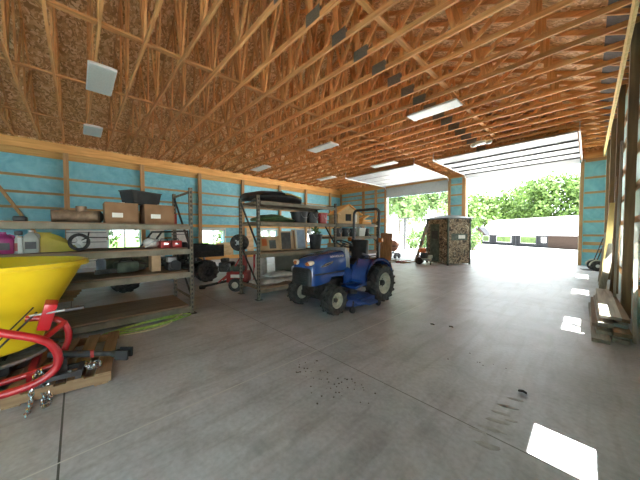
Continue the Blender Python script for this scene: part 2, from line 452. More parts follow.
wr = thing('wall_right', None, None, kind='structure')
wall_pieces(MB(), 'x', XR, .16, YB, YF, 0, EAVE - .02, [(a, b, RZ0, RZ1) for a, b in RW] + [FILL_GAP]).build('lining', 'foil_sunlit', wr, False)
for z in (3.9, 3.3, 2.72, 2.1, 1.56, .5): girt(wr, 'y', XR - .04, FILL_GAP[1] + .1, YF, z, .09, .04, 'girt')
MB().b2((XR - .19, YB, 4.40), (XR - .15, YF, 4.67)).build('header_board', 'yellow_plank', wr, False)
for y in (1.5, 3.9, 6.48, 8.92, 11.35, 13.75):
    MB().b2((XR - .149, y - .08, 0), (XR - .045, y + .08, 4.66)).build('post', 'post_z', wr, False)

wf = thing('wall_far', None, None, kind='structure')
lin = MB()
wall_pieces(lin, 'y', YF, .16, XL, XR, 0, EAVE, [(LD[0], LD[1], 0, LD[2]), (RD[0], RD[1], 0, RD[2])])
MB().prism([(XL - .16, EAVE), (XR + .16, EAVE), (XR + .16, EAVE + .28), (XC, EAVE + .28 + (XR - XC) * SL), (XL - .16, EAVE + .28)], YF, YF + .16, 'y').build('gable_sheathing', 'osb', wf, False)
lin.build('lining', 'foil', wf, False)
for z in (4.1, 3.78, 3.4, 2.8, 2.5, 1.83, 1.2, .5):
    girt(wf, 'x', YF - .045, XL + .05, LD[0] - .08, z - .04, .085)
MB().b2((-10.6, YF - .075, 2.05), (LD[0] - .08, YF - .046, 2.33)).build('header_board', 'pine_x', wf, False)
for z in (3.99, 3.42, 2.83, 2.24, 1.67, 1.10, .72):
    girt(wf, 'x', YF - .045, LD[1] + .1, RD[0] - .12, z, .08)
for z, h in ((4.30, .16), (3.61, .08), (3.0, .08), (2.38, .08), (1.81, .08), (1.24, .08), (.88, .13), (.58, .13)):
    girt(wf, 'x', YF - .045, RD[1] + .12, XR, z - .02, h)
for x0, x1 in ((XL + .12, XL + .24), (-11.5, -11.3), (-10.42, -10.24), (LD[0] - .12, LD[0]), (LD[1], LD[1] + .13), (RD[0] - .17, RD[0]), (RD[1], RD[1] + .10)):
    MB().b2((x0, YF - .12, 0), (x1, YF - .046, 4.36)).build('post', 'girt_z', wf, False)
MB().b2((XL + .14, YF - .14, 4.36), (LD[1] + .13, YF, 4.66)).build('header_board', 'pine_x', wf, False)
MB().b2((LD[1] + .13, YF - .14, 4.40), (XR - .2, YF, 4.66)).build('header_board', 'truss_x', wf, False)
for x in (LD[0], LD[1], RD[0], RD[1]):
    z = LD[2] if x in LD[:2] else RD[2]
    MB().b2((x - .025, YF, 0), (x + .025, YF + .16, z)).build('door_jamb', 'white', wf, False)

wb = thing('wall_back', None, None, kind='structure')
lin = MB(); wall_pieces(lin, 'y', YB - .16, .16, XL, XR, 0, EAVE, [])
lin.prism([(XL - .16, EAVE), (XR + .16, EAVE), (XR + .16, EAVE + .28), (XC, EAVE + .28 + (XR - XC) * SL), (XL - .16, EAVE + .28)], YB - .16, YB, 'y')
lin.build('lining', 'foil', wb, False)

# roof sheathing
RT = EAVE + .20                                    # underside of the sheathing at the wall line
ceil = thing('ceiling', None, None, kind='structure')
for s in (-1, 1):
    xe = XR if s > 0 else XL
    ov = .45
    pts = [(xe + s * ov, RT - ov * SL), (XC, RT + abs(xe - XC) * SL), (XC, RT + abs(xe - XC) * SL + .06), (xe + s * ov, RT - ov * SL + .06)]
    MB().prism(pts, YB - .4, YF + .4, 'y').build('sheathing', 'osb', ceil, False)
for xe in (XL - .16, XR + .13): MB().b2((xe, YB, EAVE - .02), (xe + .03, YF, RT + .02)).build('eave_block', 'osb', ceil, False)
for k in range(-4, 24):
    y = .33 + .61 * k
    m = MB(); x0, x1 = .14, XR - .02
    zf = lambda x: RT - .012 + (XR - x) * SL
    m.prism([(x0, zf(x0)), (x1, zf(x1)), (x1, zf(x1) - .012), (x0, zf(x0) - .012)], y + .03, y + .58, 'y')
    m.build('eave_baffle', 'baffle', ceil, False)

# trusses
def truss_proto():
    t = thing('roof_truss', '', 'roof truss', (0, 0, 0))
    Z0 = EAVE; T = .038; D = .092
    x0, x1 = XL - .1, XR + .1
    def chord(p, q, d=D): return MB().bar(p, q, T, d)
    MB().b2((x0, -T / 2, Z0), (x1, T / 2, Z0 + D)).build('bottom_chord', 'truss_x', t, False)
    ztop = lambda x: RT - .052 + (min(x - XL, XR - x)) * SL
    for s, xe in ((-1, XL - .1), (1, XR + .1)):
        a = V((xe, 0, ztop(xe) + .0)); b = V((XC, 0, ztop(XC)))
        MB().bar(a, b, T, D).build('top_chord', 'truss_x', t, False)
    Lh = (XR - XL)
    bz = Z0 + D * .6
    X = lambda f: XL + f * Lh
    segs = []
    for mir in (0, 1):
        q = (lambda f: X(1 - f)) if mir else (lambda f: X(f))
        for (ft, fb) in ((.085, .085), (.085, .15), (.175, .15), (.175, .255), (.27, .255), (.27, .345), (.37, .345), (.37, .425), (.44, .425)):
            segs.append(((q(ft), ztop(q(ft)) - .03), (q(fb), bz)))
        segs.append(((q(.5) + (.03 if mir else -.03), ztop(XC) - .06), (q(.425), bz)))
    for (xa, za), (xb, zb) in segs:
        MB().bar((xa, 0, za), (xb, 0, zb), .036, .080, (0, 0, 1) if abs(xa - xb) > .05 else (1, 0, 0)).build('web', 'truss_z', t, False)
    p = MB()
    p.b2((-3.22, T / 2, Z0 + .012), (-2.90, T / 2 + .002, Z0 + .21)); p.b2((-3.22, -T / 2 - .002, Z0 + .012), (-2.90, -T / 2, Z0 + .21))
    p.build('nail_plate', 'plate', t, False)
    return t
tp = truss_proto()
ks = list(range(23, -5, -1))
for n, k in enumerate(ks):
    t = tp if n == 0 else dup(tp)
    t.location = (0, .33 + .61 * k, 0)
    t['label'] = 'orange-brown lumber roof truss, %s counting from the far wall with the open doors' % ORD[n + 1]
    t['group'] = 'roof trusses'
for x, z, w, lab in ((-5.56, EAVE + .108, .10, 'pale lumber brace lying on the truss chords under the ridge'),
                     (-2.37, EAVE + .108, .09, 'pale lumber brace crossing the truss chords beside the dark nail plates'),
                     (-8.0, EAVE + .108, .09, 'thin lumber brace across the truss chords above the large square ceiling light'),
                     (-11.0, EAVE + .108, .09, 'thin lumber brace across the truss chords closest to the turquoise wall')):
    tag(MB().b2((x - w / 2, YB + .1, z - .014), (x + w / 2, YF - .2, z + .024)).build('lateral_brace', 'truss_y', None, False), lab, 'lumber brace', 'lateral braces on the trusses')
# ------------------------------------------------------------------ overhead doors (open)
def overhead_door(name, x0, x1, ztrk, y_in, n, zbot, drop, sh):
    d = thing(name, None, None, ((x0 + x1) / 2, YF, 0), kind='structure')
    hw = (x1 - x0) / 2 - .03
    L = (YF - .35) - y_in; sec = L / n
    for i in range(n):
        ya = y_in - YF + i * sec
        p = MB(); p.b2((-hw, ya + .012, ztrk), (hw, ya + sec - .012, ztrk + .045))
        for s in range(4):
            xx = -hw + (s + .5) * 2 * hw / 4
            p.b2((xx - .03, ya + .05, ztrk - .012), (xx + .03, ya + sec - .05, ztrk))
        p.build('door_panel', 'door_white', d, False)
        MB().b2((-hw, ya + sec - .035, ztrk - sh), (hw, ya + sec + .015, ztrk - .001)).build('seam_strut', 'dark_metal', d, False)
    if not drop:
        MB().bar((0, -.36, ztrk + .02), (0, -.10, zbot + .02), 2 * hw, .045).build('door_panel', 'door_white', d, False)
    if drop:
        MB().b2((-hw, -.07, zbot), (hw, -.025, ztrk + .04)).build('door_panel', 'door_grey', d, False)
        MB().b2((-hw, -.072, zbot - .03), (hw, -.02, zbot)).build('bottom_seal', 'rubber', d, False)
    for s in (-1, 1):
        xs = s * (hw + .05)
        t = MB(); t.b2((xs - .02, y_in - YF - .12, ztrk - .03), (xs + .02, -.35, ztrk + .05))
        pts = [(xs, -.35 + .27 * math.sin(a), ztrk + .01 - .27 + .27 * math.cos(a)) for a in [i * PI / 16 for i in range(9)]]
        t.tube(pts, .026, 6); t.b2((xs - .02, -.10, .02), (xs + .02, -.06, ztrk - .26))
        t.build('track', 'white', d, False)
        h = MB(); h.b2((xs - .012, y_in - YF - .1, ztrk + .05), (xs + .012, y_in - YF - .07, EAVE + .05)); h.build('track_hanger', 'galv', d, False)
    return d
overhead_door('door_1', LD[0], LD[1], 4.43, 11.15, 4, 3.74, True, .006)
overhead_door('door_2', RD[0], RD[1], 4.46, 11.15, 4, 4.27, False, .05)
M_spring = MB().cyl((RD[0] + .2, YF - .24, 4.6), (RD[1] - .2, YF - .24, 4.6), .03).build('torsion_bar', 'dark_metal', None)
tag(M_spring, 'dark torsion bar above the wide open door', 'torsion bar')

# ------------------------------------------------------------------ ceiling lights
def light_fixture(loc, label, lx=1.28, ly=.44):
    t = thing('ceiling_light', label, 'ceiling light', loc, 0, 'box lights hung from the trusses')
    MB().loft([[(-lx / 2, -ly / 2, 0), (lx / 2, -ly / 2, 0), (lx / 2, ly / 2, 0), (-lx / 2, ly / 2, 0)],
               [(-lx / 2, -ly / 2, .035), (lx / 2, -ly / 2, .035), (lx / 2, ly / 2, .035), (-lx / 2, ly / 2, .035)],
               [(-lx / 2 + .06, -ly / 2 + .08, .08), (lx / 2 - .06, -ly / 2 + .08, .08), (lx / 2 - .06, ly / 2 - .08, .08), (-lx / 2 + .06, ly / 2 - .08, .08)]]).build('housing', 'white', t, False)
    MB().b2((-lx / 2 + .025, -ly / 2 + .025, -.006), (lx / 2 - .025, ly / 2 - .025, .0)).build('lens', 'lens', t, False)
    h = EAVE - loc[2]
    for s in (-1, 1):
        c = MB(); x = s * (lx / 2 - .1)
        for i in range(max(2, int((h + .06 - .08) / .022))):
            z = .085 + i * .022
            c.box((x, 0, z), (.014 if i % 2 else .004, .004 if i % 2 else .014, .026))
        c.build('chain', 'galv', t, False)
    return t
light_fixture((-7.16, .43, 4.58), 'large square-looking white box light nearest the camera under the trusses')
light_fixture((-10.9, .43, 4.58), 'white box light hung close to the turquoise wall near the camera', 1.0)
light_fixture((-2.90, 6.92, 4.60), 'long white box light hung beside the dark nail plates mid-barn')
light_fixture((-7.05, 6.85, 4.60), 'white box light hung under the ridge in the middle of the barn')
light_fixture((-11.5, 6.80, 4.60), 'white box light close to the turquoise wall above the racks')
light_fixture((-6.80, 10.7, 4.60), 'white box light hung just before the narrower open overhead door')
light_fixture((-10.9, 10.9, 4.60), 'far white box light beside the track of the narrower overhead door')

op = thing('garage_door_opener', 'white twin-lamp opener unit under the trusses before the wide open door', 'door opener', (-2.62, 10.20, 4.46))
MB().box((0, 0, .03), (.34, .24, .10), None, .03).build('housing', 'white', op)
for s in (-1, 1): MB().ball((s * .22, 0, .0), .095, 2, 0, (1.2, 1, .8)).build('lamp', 'lens', op)
MB().cyl((0, 0, .08), (0, 0, .20), .015).build('hanger', 'galv', op)

def arcp(pts, k=8):
    P_ = [V(p) for p in pts]; out = []
    for i in range(len(P_) - 1):
        p0, p1, p2, p3 = P_[max(i - 1, 0)], P_[i], P_[i + 1], P_[min(i + 2, len(P_) - 1)]
        for j in range(k):
            t = j / k
            out.append(.5 * ((2 * p1) + (-p0 + p2) * t + (2 * p0 - 5 * p1 + 4 * p2 - p3) * t * t + (-p0 + 3 * p1 - 3 * p2 + p3) * t ** 3))
    return out + [P_[-1]]

# ------------------------------------------------------------------ pallet racks
def rack_frame(parent, y, x_front, depth, h):
    """upright frame: two perforated posts, bars and diagonals"""
    for xx in (x_front - .02, x_front - depth + .02):
        m = MB()
        for s in (-1, 1): m.b2((xx - .026, y + s * .024 - .003, .008), (xx + .026, y + s * .024 + .003, h))
        m.b2((xx - .026, y - .024, .008), (xx - .018, y + .024, h)); m.b2((xx + .018, y - .024, .008), (xx + .026, y + .024, h))
        p = m.build('upright', 'rack', parent, False)
        MB().b2((xx - .07, y - .06, 0), (xx + .07, y + .06, .008)).build('foot_plate', 'dark_metal', p, False)
        hl = MB(); z2 = .12
        while z2 < h - .05:
            for sy in (-1, 1): hl.box((xx, y + sy * .0275, z2), (.026, .003, .040)); hl.box((xx + sy * .0265, y, z2), (.003, .024, .040))
            z2 += .075
        hl.build('slot', 'dark_metal', p, False, kind='stuff')
    xa, xb = x_front - .046, x_front - depth + .046
    for z in (.25, h - .08): MB().b2((xa, y - .015, z), (xb, y + .015, z + .03)).build('frame_bar', 'rack', parent, False)
    for za, zb in ((.30, 1.05), (1.10, h - .1)): MB().bar((xa, y, za), (xb, y, zb), .025, .03).build('frame_brace', 'dark_metal', parent, False)
def beam_pair(parent, y0, y1, x_front, depth, z, h, deck=True):
    for xx in (x_front, x_front - depth):
        MB().b2((xx - .024, y0 + .03, z - h), (xx + .024, y1 - .03, z)).build('beam', 'rack_beam', parent, False)
    if deck:
        n = 5; w = (depth - .06) / n
        m = MB()
        for i in range(n):
            xa = x_front - .03 - i * w
            m.b2((xa - w + .006, y0 + .05, z - .012), (xa, y1 - .05, z + .02))
        m.build('deck', 'deck_y', parent, False)

XA = -4.66
ra = thing('pallet_rack', 'steel pallet rack with boxes on top beside the yellow hopper', 'rack', (0, 0, 0))
for y in (1.41, -1.75): rack_frame(ra, y, XA, 1.05, 2.15)
for z, h in ((1.51, .07), (1.11, .08), (.72, .085), (.13, .085)): beam_pair(ra, -1.75, 1.41, XA, 1.05, z, h)
DA = [z + .021 for z in (1.51, 1.11, .72, .13)]
rb = thing('pallet_rack', 'steel pallet rack of two bays standing behind the blue tractor', 'rack', (0, 0, 0))
XB = -4.62; DB = .82
for y, h in ((2.68, 2.15), (4.98, 2.15), (6.95, 1.75)): rack_frame(rb, y, XB, DB, h)
for z, h in ((2.03, .06), (1.60, .06), (.94, .07), (.20, .065)): beam_pair(rb, 2.68, 4.98, XB, DB, z, h)
for z, h in ((1.62, .06), (1.25, .06), (.80, .07), (.20, .07)): beam_pair(rb, 4.98, 6.95, XB, DB, z, h)
DBZ = [z + .021 for z in (2.03, 1.60, .94, .20)]

# ------------------------------------------------------------------ small things, generic
def carton(name, label, c, d, mat='cardboard', rz=0., flaps=True, cat='box'):
    t = thing(name, label, cat, c, rz)
    MB().b2((-d[0] / 2, -d[1] / 2, 0), (d[0] / 2, d[1] / 2, d[2])).build('body', mat, t, False)
    MB().b2((-d[0] / 2 - .002, -.03, d[2]), (d[0] / 2 + .002, .03, d[2] + .003)).build('tape', 'paper', t, False)
    if flaps:
        MB().b2((d[0] / 2, -d[1] * .30, d[2] * .28), (d[0] / 2 + .002, d[1] * .02, d[2] * .50)).build('paper_label', 'paper', t, False)
    return t
def bucket(label, c, r0, r1, h, mat, group=None):
    t = thing('bucket', label, 'bucket', c, 0, group)
    MB().lathe([(0, 0), (r0, 0), (r1, h), (r1 + .012, h), (r1 + .012, h - .03), (r1 + .002, h - .03), (r1 - .006, h), (r1 - .012, h - .005), (r0 - .01, .012), (0, .012)]).build('tub', mat, t)
    pts = [(r1 * math.cos(a), r1 * .35 * math.sin(a) + r1 * .3, h - .03 - .12 * math.sin(a)) for a in [i * PI / 10 for i in range(11)]]
    MB().tube([(p[1] * 0 + r1 * .98 * math.cos(i * PI / 10) * 0 + (r1 + .01), 0, 0) for i, p in enumerate([])] or [((r1 + .014), math.cos(i * PI / 10) * r1 * .6, h - .05 - .10 * math.sin(i * PI / 10)) for i in range(11)], .004, 6).build('bail_handle', 'galv', t)
    return t
def jug(label, c, w, d, h, mat, cap='white', lab=True):
    t = thing('jug', label, 'jug', c)
    rings = []
    for z, s in ((0, .92), (.02, 1), (h * .62, 1), (h * .78, .78), (h * .88, .38), (h * .92, .30)):
        n = 16
        rings.append([(math.copysign(abs(math.cos(a)) ** .5, math.cos(a)) * w / 2 * s, math.copysign(abs(math.sin(a)) ** .5, math.sin(a)) * d / 2 * s, z) for a in [2 * PI * i / n for i in range(n)]])
    MB().loft(rings).build('body', mat, t)
    MB().cyl((0, 0, h * .92), (0, 0, h), min(w, d) * .17).build('cap', cap, t)
    if lab: MB().b2((w / 2, -d * .32, h * .18), (w / 2 + .002, d * .32, h * .5)).build('paper_label', 'black', t, False)
    hd = MB().tube([(0, d * .22, h * .86), (0, d * .42, h * .80), (0, d * .46, h * .66)], .014, 8); hd.build('handle', mat, t)
    return t

# rack A, top shelf
z = DA[0]
carton('cardboard_box', 'cardboard box with white paper label on the top shelf', (-5.05, .50, z), (.42, .40, .31))
carton('cardboard_box', 'brown cardboard box with pale corner strip beside the perforated upright', (-5.05, .99, z), (.42, .42, .31))
MB_strip = None
t = thing('storage_bin', 'long grey plastic bin set across the cardboard boxes', 'bin', (-5.10, .78, z + .318), .5)
MB().loft([[(-.12, -.22, 0), (.12, -.22, 0), (.12, .22, 0), (-.12, .22, 0)], [(-.14, -.25, .19), (.14, -.25, .19), (.14, .25, .19), (-.14, .25, .19)]]).build('tub', 'dark_bin', t, False)
MB().b2((-.15, -.26, .19), (.15, .26, .205)).build('lid', 'black', t, False)
MB().box((.13, -.20, .10), (.03, .05, .14)).build('corner_rib', 'black', t, False)
t = thing('stovepipe_elbow', 'rusty brown stovepipe tee lying on the top shelf', 'pipe', (-5.0, .05, z))
MB().tube([(.02, -.30, .085), (0, -.08, .09), (.0, .06, .09)], .085, 16).build('pipe', 'tin', t)
MB().tube([(.0, -.02, .09), (.08, .20, .088)], .088, 16).build('pipe', 'tin', t)
MB().tube([(.0, .0, .14), (.0, .0, .235)], .06, 16).build('collar', 'tin', t)
MB().cyl((.079, .197, .088), (.082, .2015, .088), .075, 16).build('opening', 'black', t)
carton('tool_case', 'small rust-red case beside the rack upright on top shelf', (-5.35, 1.265, z), (.26, .14, .2), 'dull_red', 0, False, 'case')
carton('cardboard_box', 'low dark cardboard box tucked behind the brown box and tool case', (-5.50, .80, z), (.25, .5, .2), 'cardboard', 0, False)
tag(MB().box((-5.0, -.52, z + .035), (.16, .12, .07), None, .02).build('tool_pouch', 'black'), 'small black pouch on the top shelf beyond the stovepipe', 'pouch')
# second shelf
z = DA[1]
jug('pink fluid jug on the second shelf at the frame edge', (-4.95, -.66, z), .16, .19, .27, 'pink', 'pink')
t = thing('spray_bottle', 'dark spray bottle with black trigger between pink and milky jugs', 'bottle', (-4.95, -.545, z))
MB().lathe([(0, 0), (.045, 0), (.047, .15), (.018, .20), (.015, .23)]).build('body', 'clear', t)
MB().box((0, .01, .255), (.025, .07, .05), None, .008).build('trigger_head', 'black', t)
MB().b2((.045, -.03, .03), (.0485, .03, .13)).build('paper_label', 'dull_red', t, False)
MB_c = jug('milky white jug with black label on the second shelf', (-4.95, -.43, z), .15, .15, .29, 'clear', 'white')
t = thing('carton_bottle', 'narrow cream carton standing against the milky jug', 'carton', (-4.93, -.52, z))
MB().b2((-.05, -.018, 0), (.05, .018, .2)).build('body', 'paper', t, False); MB().b2((-.05, -.018, .2), (.05, .018, .215)).build('cap', 'cardboard_light', t, False)
t = thing('plastic_hood', 'yellow domed plastic hood lying on the second shelf', 'hood', (-5.12, -.21, z))
rg = []
for i in range(9):
    a = i / 8
    y = -.17 + .40 * a; h = .255 * (1 - a ** 2.2) + .012; w = .17 * (1 - a ** 3 * .6)
    rg.append([(-w, y, 0), (-w * .95, y, h * .7), (-w * .6, y, h), (w * .6, y, h), (w * .95, y, h * .7), (w, y, 0)])
MB().loft(rg).build('shell', 'dull_yellow', t); MB().box((0, -.10, .258), (.2, .10, .012), None, .004).build('rib', 'dull_yellow', t)
t = thing('trimmer_wheel', 'black wheel with white hub and lever on the second shelf', 'wheel', (-4.98, .02, z), .3)
MB().lathe([(.085, -.016), (.115, -.018), (.125, 0), (.115, .018), (.085, .016)], (0, 0, .126), 'x', 24, True).build('tyre', 'rubber', t)
m = MB().lathe([(0, .014), (.03, .014), (.034, 0), (.03, -.014), (0, -.014)], (0, 0, .126), 'x')
for i in range(4): m.bar((0, 0, .126), (0, .09 * math.cos(i * PI / 2 + .4), .126 + .09 * math.sin(i * PI / 2 + .4)), .02, .02, (1, 0, 0))
m.build('hub', 'white', t)
MB().tube([(0, 0, .126), (0, .10, .20), (0, .11, .27)], .010, 8).build('lever', 'dark_metal', t); MB().tube([(0, .10, .19), (0, .33, .185)], .008, 8).build('rod', 'dark_metal', t)
t = thing('plastic_sack', 'crumpled white sack slumped on the second shelf below box', 'sack', (-4.98, .88, z))
MB().ball((0, 0, .085), .1, 3, .08, (1.1, 1.15, .82)).build('body', 'sack', t); MB().tube([(.08, -.10, .02), (.1, .0, .10), (.09, .10, .15)], .012, 6).build('fold', 'galv', t)
for i, (y, lab) in enumerate(((1.07, 'dull red power tool case nearest the white sack on second shelf'), (1.24, 'dull red tool box against the rack upright on second shelf'))):
    t = thing('tool_box', lab, 'tool box', (-4.98, y, z))
    MB().box((0, 0, .06), (.28, .15, .12), None, .015).build('body', 'dull_red', t); MB().tube([(0, -.05, .12), (0, -.045, .15), (0, .045, .15), (0, .05, .12)], .009, 6).build('handle', 'black', t)
    MB().b2((.14, -.03, .06), (.146, .03, .085)).build('latch', 'chrome', t, False)
# third shelf
z = DA[2]
t = thing('chainsaw', 'dark green and black chainsaw on the third shelf', 'chainsaw', (-5.02, .55, z), .2)
MB().box((0, 0, .11), (.22, .30, .17), None, .04).build('engine_body', 'olive', t); MB().tube([(0, -.15, .08), (.02, -.06, .25), (.02, .06, .25), (0, .13, .12)], .014, 8).build('front_handle', 'black', t)
MB().tube([(0, .14, .05), (0, .26, .06), (0, .28, .13), (0, .14, .17)], .018, 8).build('rear_handle', 'black', t); MB().b2((.07, -.40, .04), (.078, -.12, .11)).build('guide_bar', 'dark_metal', t, False)
carton('cardboard_box', 'upright light cardboard box on the third shelf beside the chainsaw', (-5.1, .95, z), (.26, .13, .27), 'cardboard_light', 0, False)
t = thing('engine_block', 'black and silver small engine on the third shelf by upright', 'engine', (-5.0, 1.20, z))
MB().box((0, 0, .07), (.3, .20, .14), None, .02).build('crankcase', 'black', t); MB().box((0, -.02, .18), (.16, .13, .10), None, .015).build('cylinder_head', 'silver', t)
MB().cyl((.16, 0, .1), (.19, 0, .1), .08).build('flywheel_cover', 'black', t)
t = thing('blue_canister', 'pale blue canister at the end of the third shelf behind chainsaw', 'canister', (-5.40, .27, z))
MB().lathe([(0, 0), (.06, 0), (.062, .2), (.03, .235), (0, .235)]).build('body', 'blueglass', t); MB().cyl((0, 0, .235), (0, 0, .26), .03).build('cap', 'white', t)
# bottom shelf and below: hose
t = thing('garden_hose', 'green and tan hose looped on the slab along the rack foot', 'hose', (-4.44, .72, 0), .10)
random.seed(9)
P_ = []
for i in range(4 * 20):
    a = 2 * PI * i / 20; k = i // 20
    P_.append((.13 * math.cos(a) * (1 + .25 * math.sin(k * 2.1)) - .06 + .012 * k, .46 * math.sin(a) * (1 + .12 * math.cos(k * 1.7)) + .05 * k, .012 + .010 * k + .004 * math.sin(a * 3)))
MB().tube(P_, .010, 6).build('hose_coil', 'hose_green', t)
MB().tube(arcp([(-.10, -.62, .011), (.06, -.45, .011), (.17, -.10, .011), (.13, .22, .011), (-.02, .42, .05), (-.10, .52, .052)]), .010, 6).build('hose_tail', 'hose_tan', t)

# rack B
z = DBZ[0]
t = thing('rubber_boat', 'deflated black and yellow rubber boat on the rack top', 'boat', (-5.02, 3.30, z))
def blob_loft(L, prof, n=14):
    """prof: (y, half width, half height, zc)"""
    return MB().loft([[(w * math.cos(2 * PI * i / n), y, zc + h * math.sin(2 * PI * i / n)) for i in range(n)] for y, w, h, zc in prof])
blob_loft(0, [(-.76, .05, .03, .06), (-.72, .22, .08, .09), (-.45, .38, .115, .12), (-.1, .40, .125, .13), (.3, .38, .12, .125), (.6, .30, .10, .105), (.74, .12, .05, .07), (.77, .04, .02, .06)]).build('hull', 'black', t)
blob_loft(0, [(-.66, .06, .02, .16), (-.42, .30, .04, .205), (0, .33, .045, .225), (.32, .30, .04, .21), (.58, .14, .03, .17)]).build('tube_cover', 'grey_bin', t)
for s in (-1, 1): MB().tube([(s * .30, .10, .19), (s * .30, .32, .185), (s * .26, .60, .15)], .03, 8).build('yellow_stripe', 'dull_yellow', t)
MB().tube([(.05, .22, .245), (.0, .22, .29), (-.05, .22, .29)], .03, 8).build('valve', 'dark_metal', t)
z = DBZ[1]
t = thing('folded_tarp', 'folded green tarp on the rack shelf under the rubber boat', 'tarp', (-5.0, 3.27, z))
blob_loft(0, [(-.46, .20, .02, .03), (-.40, .34, .05, .06), (-.1, .36, .075, .085), (.2, .34, .06, .07), (.42, .28, .035, .045), (.47, .15, .012, .02)], 12).build('fold', 'green_tarp', t)
blob_loft(0, [(-.30, .18, .02, .135), (-.1, .28, .03, .15), (.15, .22, .02, .14)], 10).build('fold', 'green_tarp', t)
bucket('wide black bucket beside the folded tarp', (-4.92, 3.98, z), .17, .22, .27, 'black')
bucket('black bucket between the wide black and the red bucket', (-4.92, 4.40, z), .13, .16, .28, 'black')
bucket('bright red bucket on the rack behind the tractor', (-4.88, 4.73, z), .115, .14, .27, 'red')
z = DBZ[2]
t = thing('framed_picture', 'tan framed board with dark figure leaning on shelf', 'picture', (-5.05, 3.25, z), 0)
MB().box((-.06, 0, .17), (.025, .54, .33), (0, -.18, 0)).build('board', 'cardboard_light', t, False); MB().box((-.035, .06, .15), (.012, .18, .2), (0, -.18, 0)).build('figure', 'screen', t, False); MB().box((-.035, -.16, .2), (.012, .12, .16), (0, -.18, 0)).build('panel', 'orange', t, False)
MB().b2((-.20, -.25, 0), (-.16, .25, .02)).build('foot', 'cardboard_light', t, False)
def panel(name, label, y, w, h, mat, frame, x=-5.05, tilt=.12):
    t = thing(name, label, 'panel', (x, y, DBZ[2]))
    th = .025
    MB().box((-math.sin(tilt) * h / 2, 0, h / 2 * math.cos(tilt)), (th, w, h), (0, -tilt, 0)).build('frame', frame, t, False)
    MB().box((-math.sin(tilt) * h / 2 + th * .6, 0, h / 2 * math.cos(tilt)), (th * .6, w - .06, h - .06), (0, -tilt, 0)).build('pane', mat, t, False)
    return t
panel('display_panel', 'dark grey panel in a pale frame, beside the tan picture', 3.68, .33, .46, 'screen', 'cardboard_light')
panel('window_sash', 'white sash with bluish pane standing before the potted plant', 4.15, .30, .52, 'blueglass', 'paper')
panel('window_sash', 'thin pale timber sash wedged between dark panel and white sash', 3.925, .10, .50, 'cardboard', 'cardboard_light')
t = thing('potted_plant', 'small leafy green plant in a black pot on the shelf', 'plant', (-4.88, 4.48, z))
MB().lathe([(0, 0), (.13, 0), (.175, .34), (.188, .34), (.188, .38), (.165, .38), (.16, .33), (0, .33)]).build('pot', 'black', t)
m = MB(); random.seed(3)
for i in range(46):
    a = random.uniform(0, 2 * PI); rr = random.uniform(.01, .10); hz = .36 + random.uniform(0, .22) * (1 - rr / .12)
    c = V((rr * math.cos(a), rr * math.sin(a), hz)); d = V((math.cos(a), math.sin(a), .6)).normalized(); s = d.cross(V((0, 0, 1))).normalized()
    m._add([c, c + d * .05 + s * .032, c + d * .12, c + d * .05 - s * .032], [(0, 1, 2, 3)])
m.build('foliage', 'plant', t)
t = thing('paper_lantern', 'small round white ornament hanging from the shelf over plant', 'ornament', (-4.80, 4.20, 1.40))
MB().ball((0, 0, .0), .065, 2, .02, (1, 1, .85)).build('globe', 'paper', t); MB().cyl((0, 0, .05), (0, 0, .145), .006).build('cord', 'black', t)
# sacks on the bottom shelf
z = DBZ[3]
def sack(label, c, w, d, h, rz=0):
    t = thing('feed_sack', label, 'sack', c, rz, 'white sacks on the bottom shelf')
    n = 16; R = []
    for i in range(9):
        a = -1 + 2 * i / 8; s = (1 - abs(a) ** 3.2) ** .5 if abs(a) < 1 else 0
        hh = max(h / 2 * s, .012); ww = w / 2 * (.86 + .14 * s)
        R.append([(ww * math.copysign(abs(math.cos(q)) ** .7, math.cos(q)), a * d / 2, h / 2 + hh * math.sin(q) * (1 + random.uniform(-.22, .22))) for q in [2 * PI * k / n for k in range(n)]])
    MB().loft(R).build('bag', 'sack', t)
    for s in (-1, 1): MB().b2((-w * .40, s * d / 2 - .005, h / 2 - .012), (w * .40, s * (d / 2 + .035), h / 2 + .012)).build('sewn_end', 'paper', t, False)
    return t
sack('white feed sack lying flat at the end of the bottom shelf', (-4.98, 3.10, z), .5, .62, .13)
sack('white feed sack lying flat behind the tractor grille', (-4.98, 3.86, z), .5, .66, .13)
sack('smudged white feed sack stacked on top of two others', (-5.0, 3.42, z + .122), .46, .66, .13, .05)
t = thing('crumpled_bag', 'crumpled white plastic bag heaped on the sacks beside the tractor grille', 'bag', (-4.93, 3.98, z + .125))
random.seed(4)
MB().ball((0, 0, .13), .17, 3, .16, (1., 1.1, .8)).build('bag', 'sack', t, True, 12); MB().ball((.06, -.06, .27), .09, 3, .25, (.8, .8, 1.2)).build('gathered_neck', 'sack', t, True, 12)
# bay two
z = 1.25 + .021
for i, y in enumerate((5.28, 5.62, 5.95, 6.62)):
    bucket('small black bucket, %s in the row counting from the red bucket' % ORD[i + 1], (-4.84, y, z), .095, .12, .24, 'black', 'small black buckets on the rack')
t = thing('plastic_tub', 'square white plastic tub between black buckets', 'tub', (-4.84, 6.28, z))
MB().loft([[(-.10, -.13, 0), (.10, -.13, 0), (.10, .13, 0), (-.10, .13, 0)], [(-.13, -.16, .24), (.13, -.16, .24), (.13, .16, .24), (-.13, .16, .24)]]).build('body', 'paper', t, False)
MB().b2((-.14, -.17, .24), (.14, .17, .26)).build('lid', 'white', t, False)
z = 1.62 + .021
t = thing('birdhouse', 'large plywood house model with wooden gable roof on the rack', 'birdhouse', (-5.05, 5.82, z), -.35)
MB().prism([(-.36, 0), (.36, 0), (.36, .30), (0, .53), (-.36, .30)], -.25, .25, 'x').build('body', 'plywood', t, False)
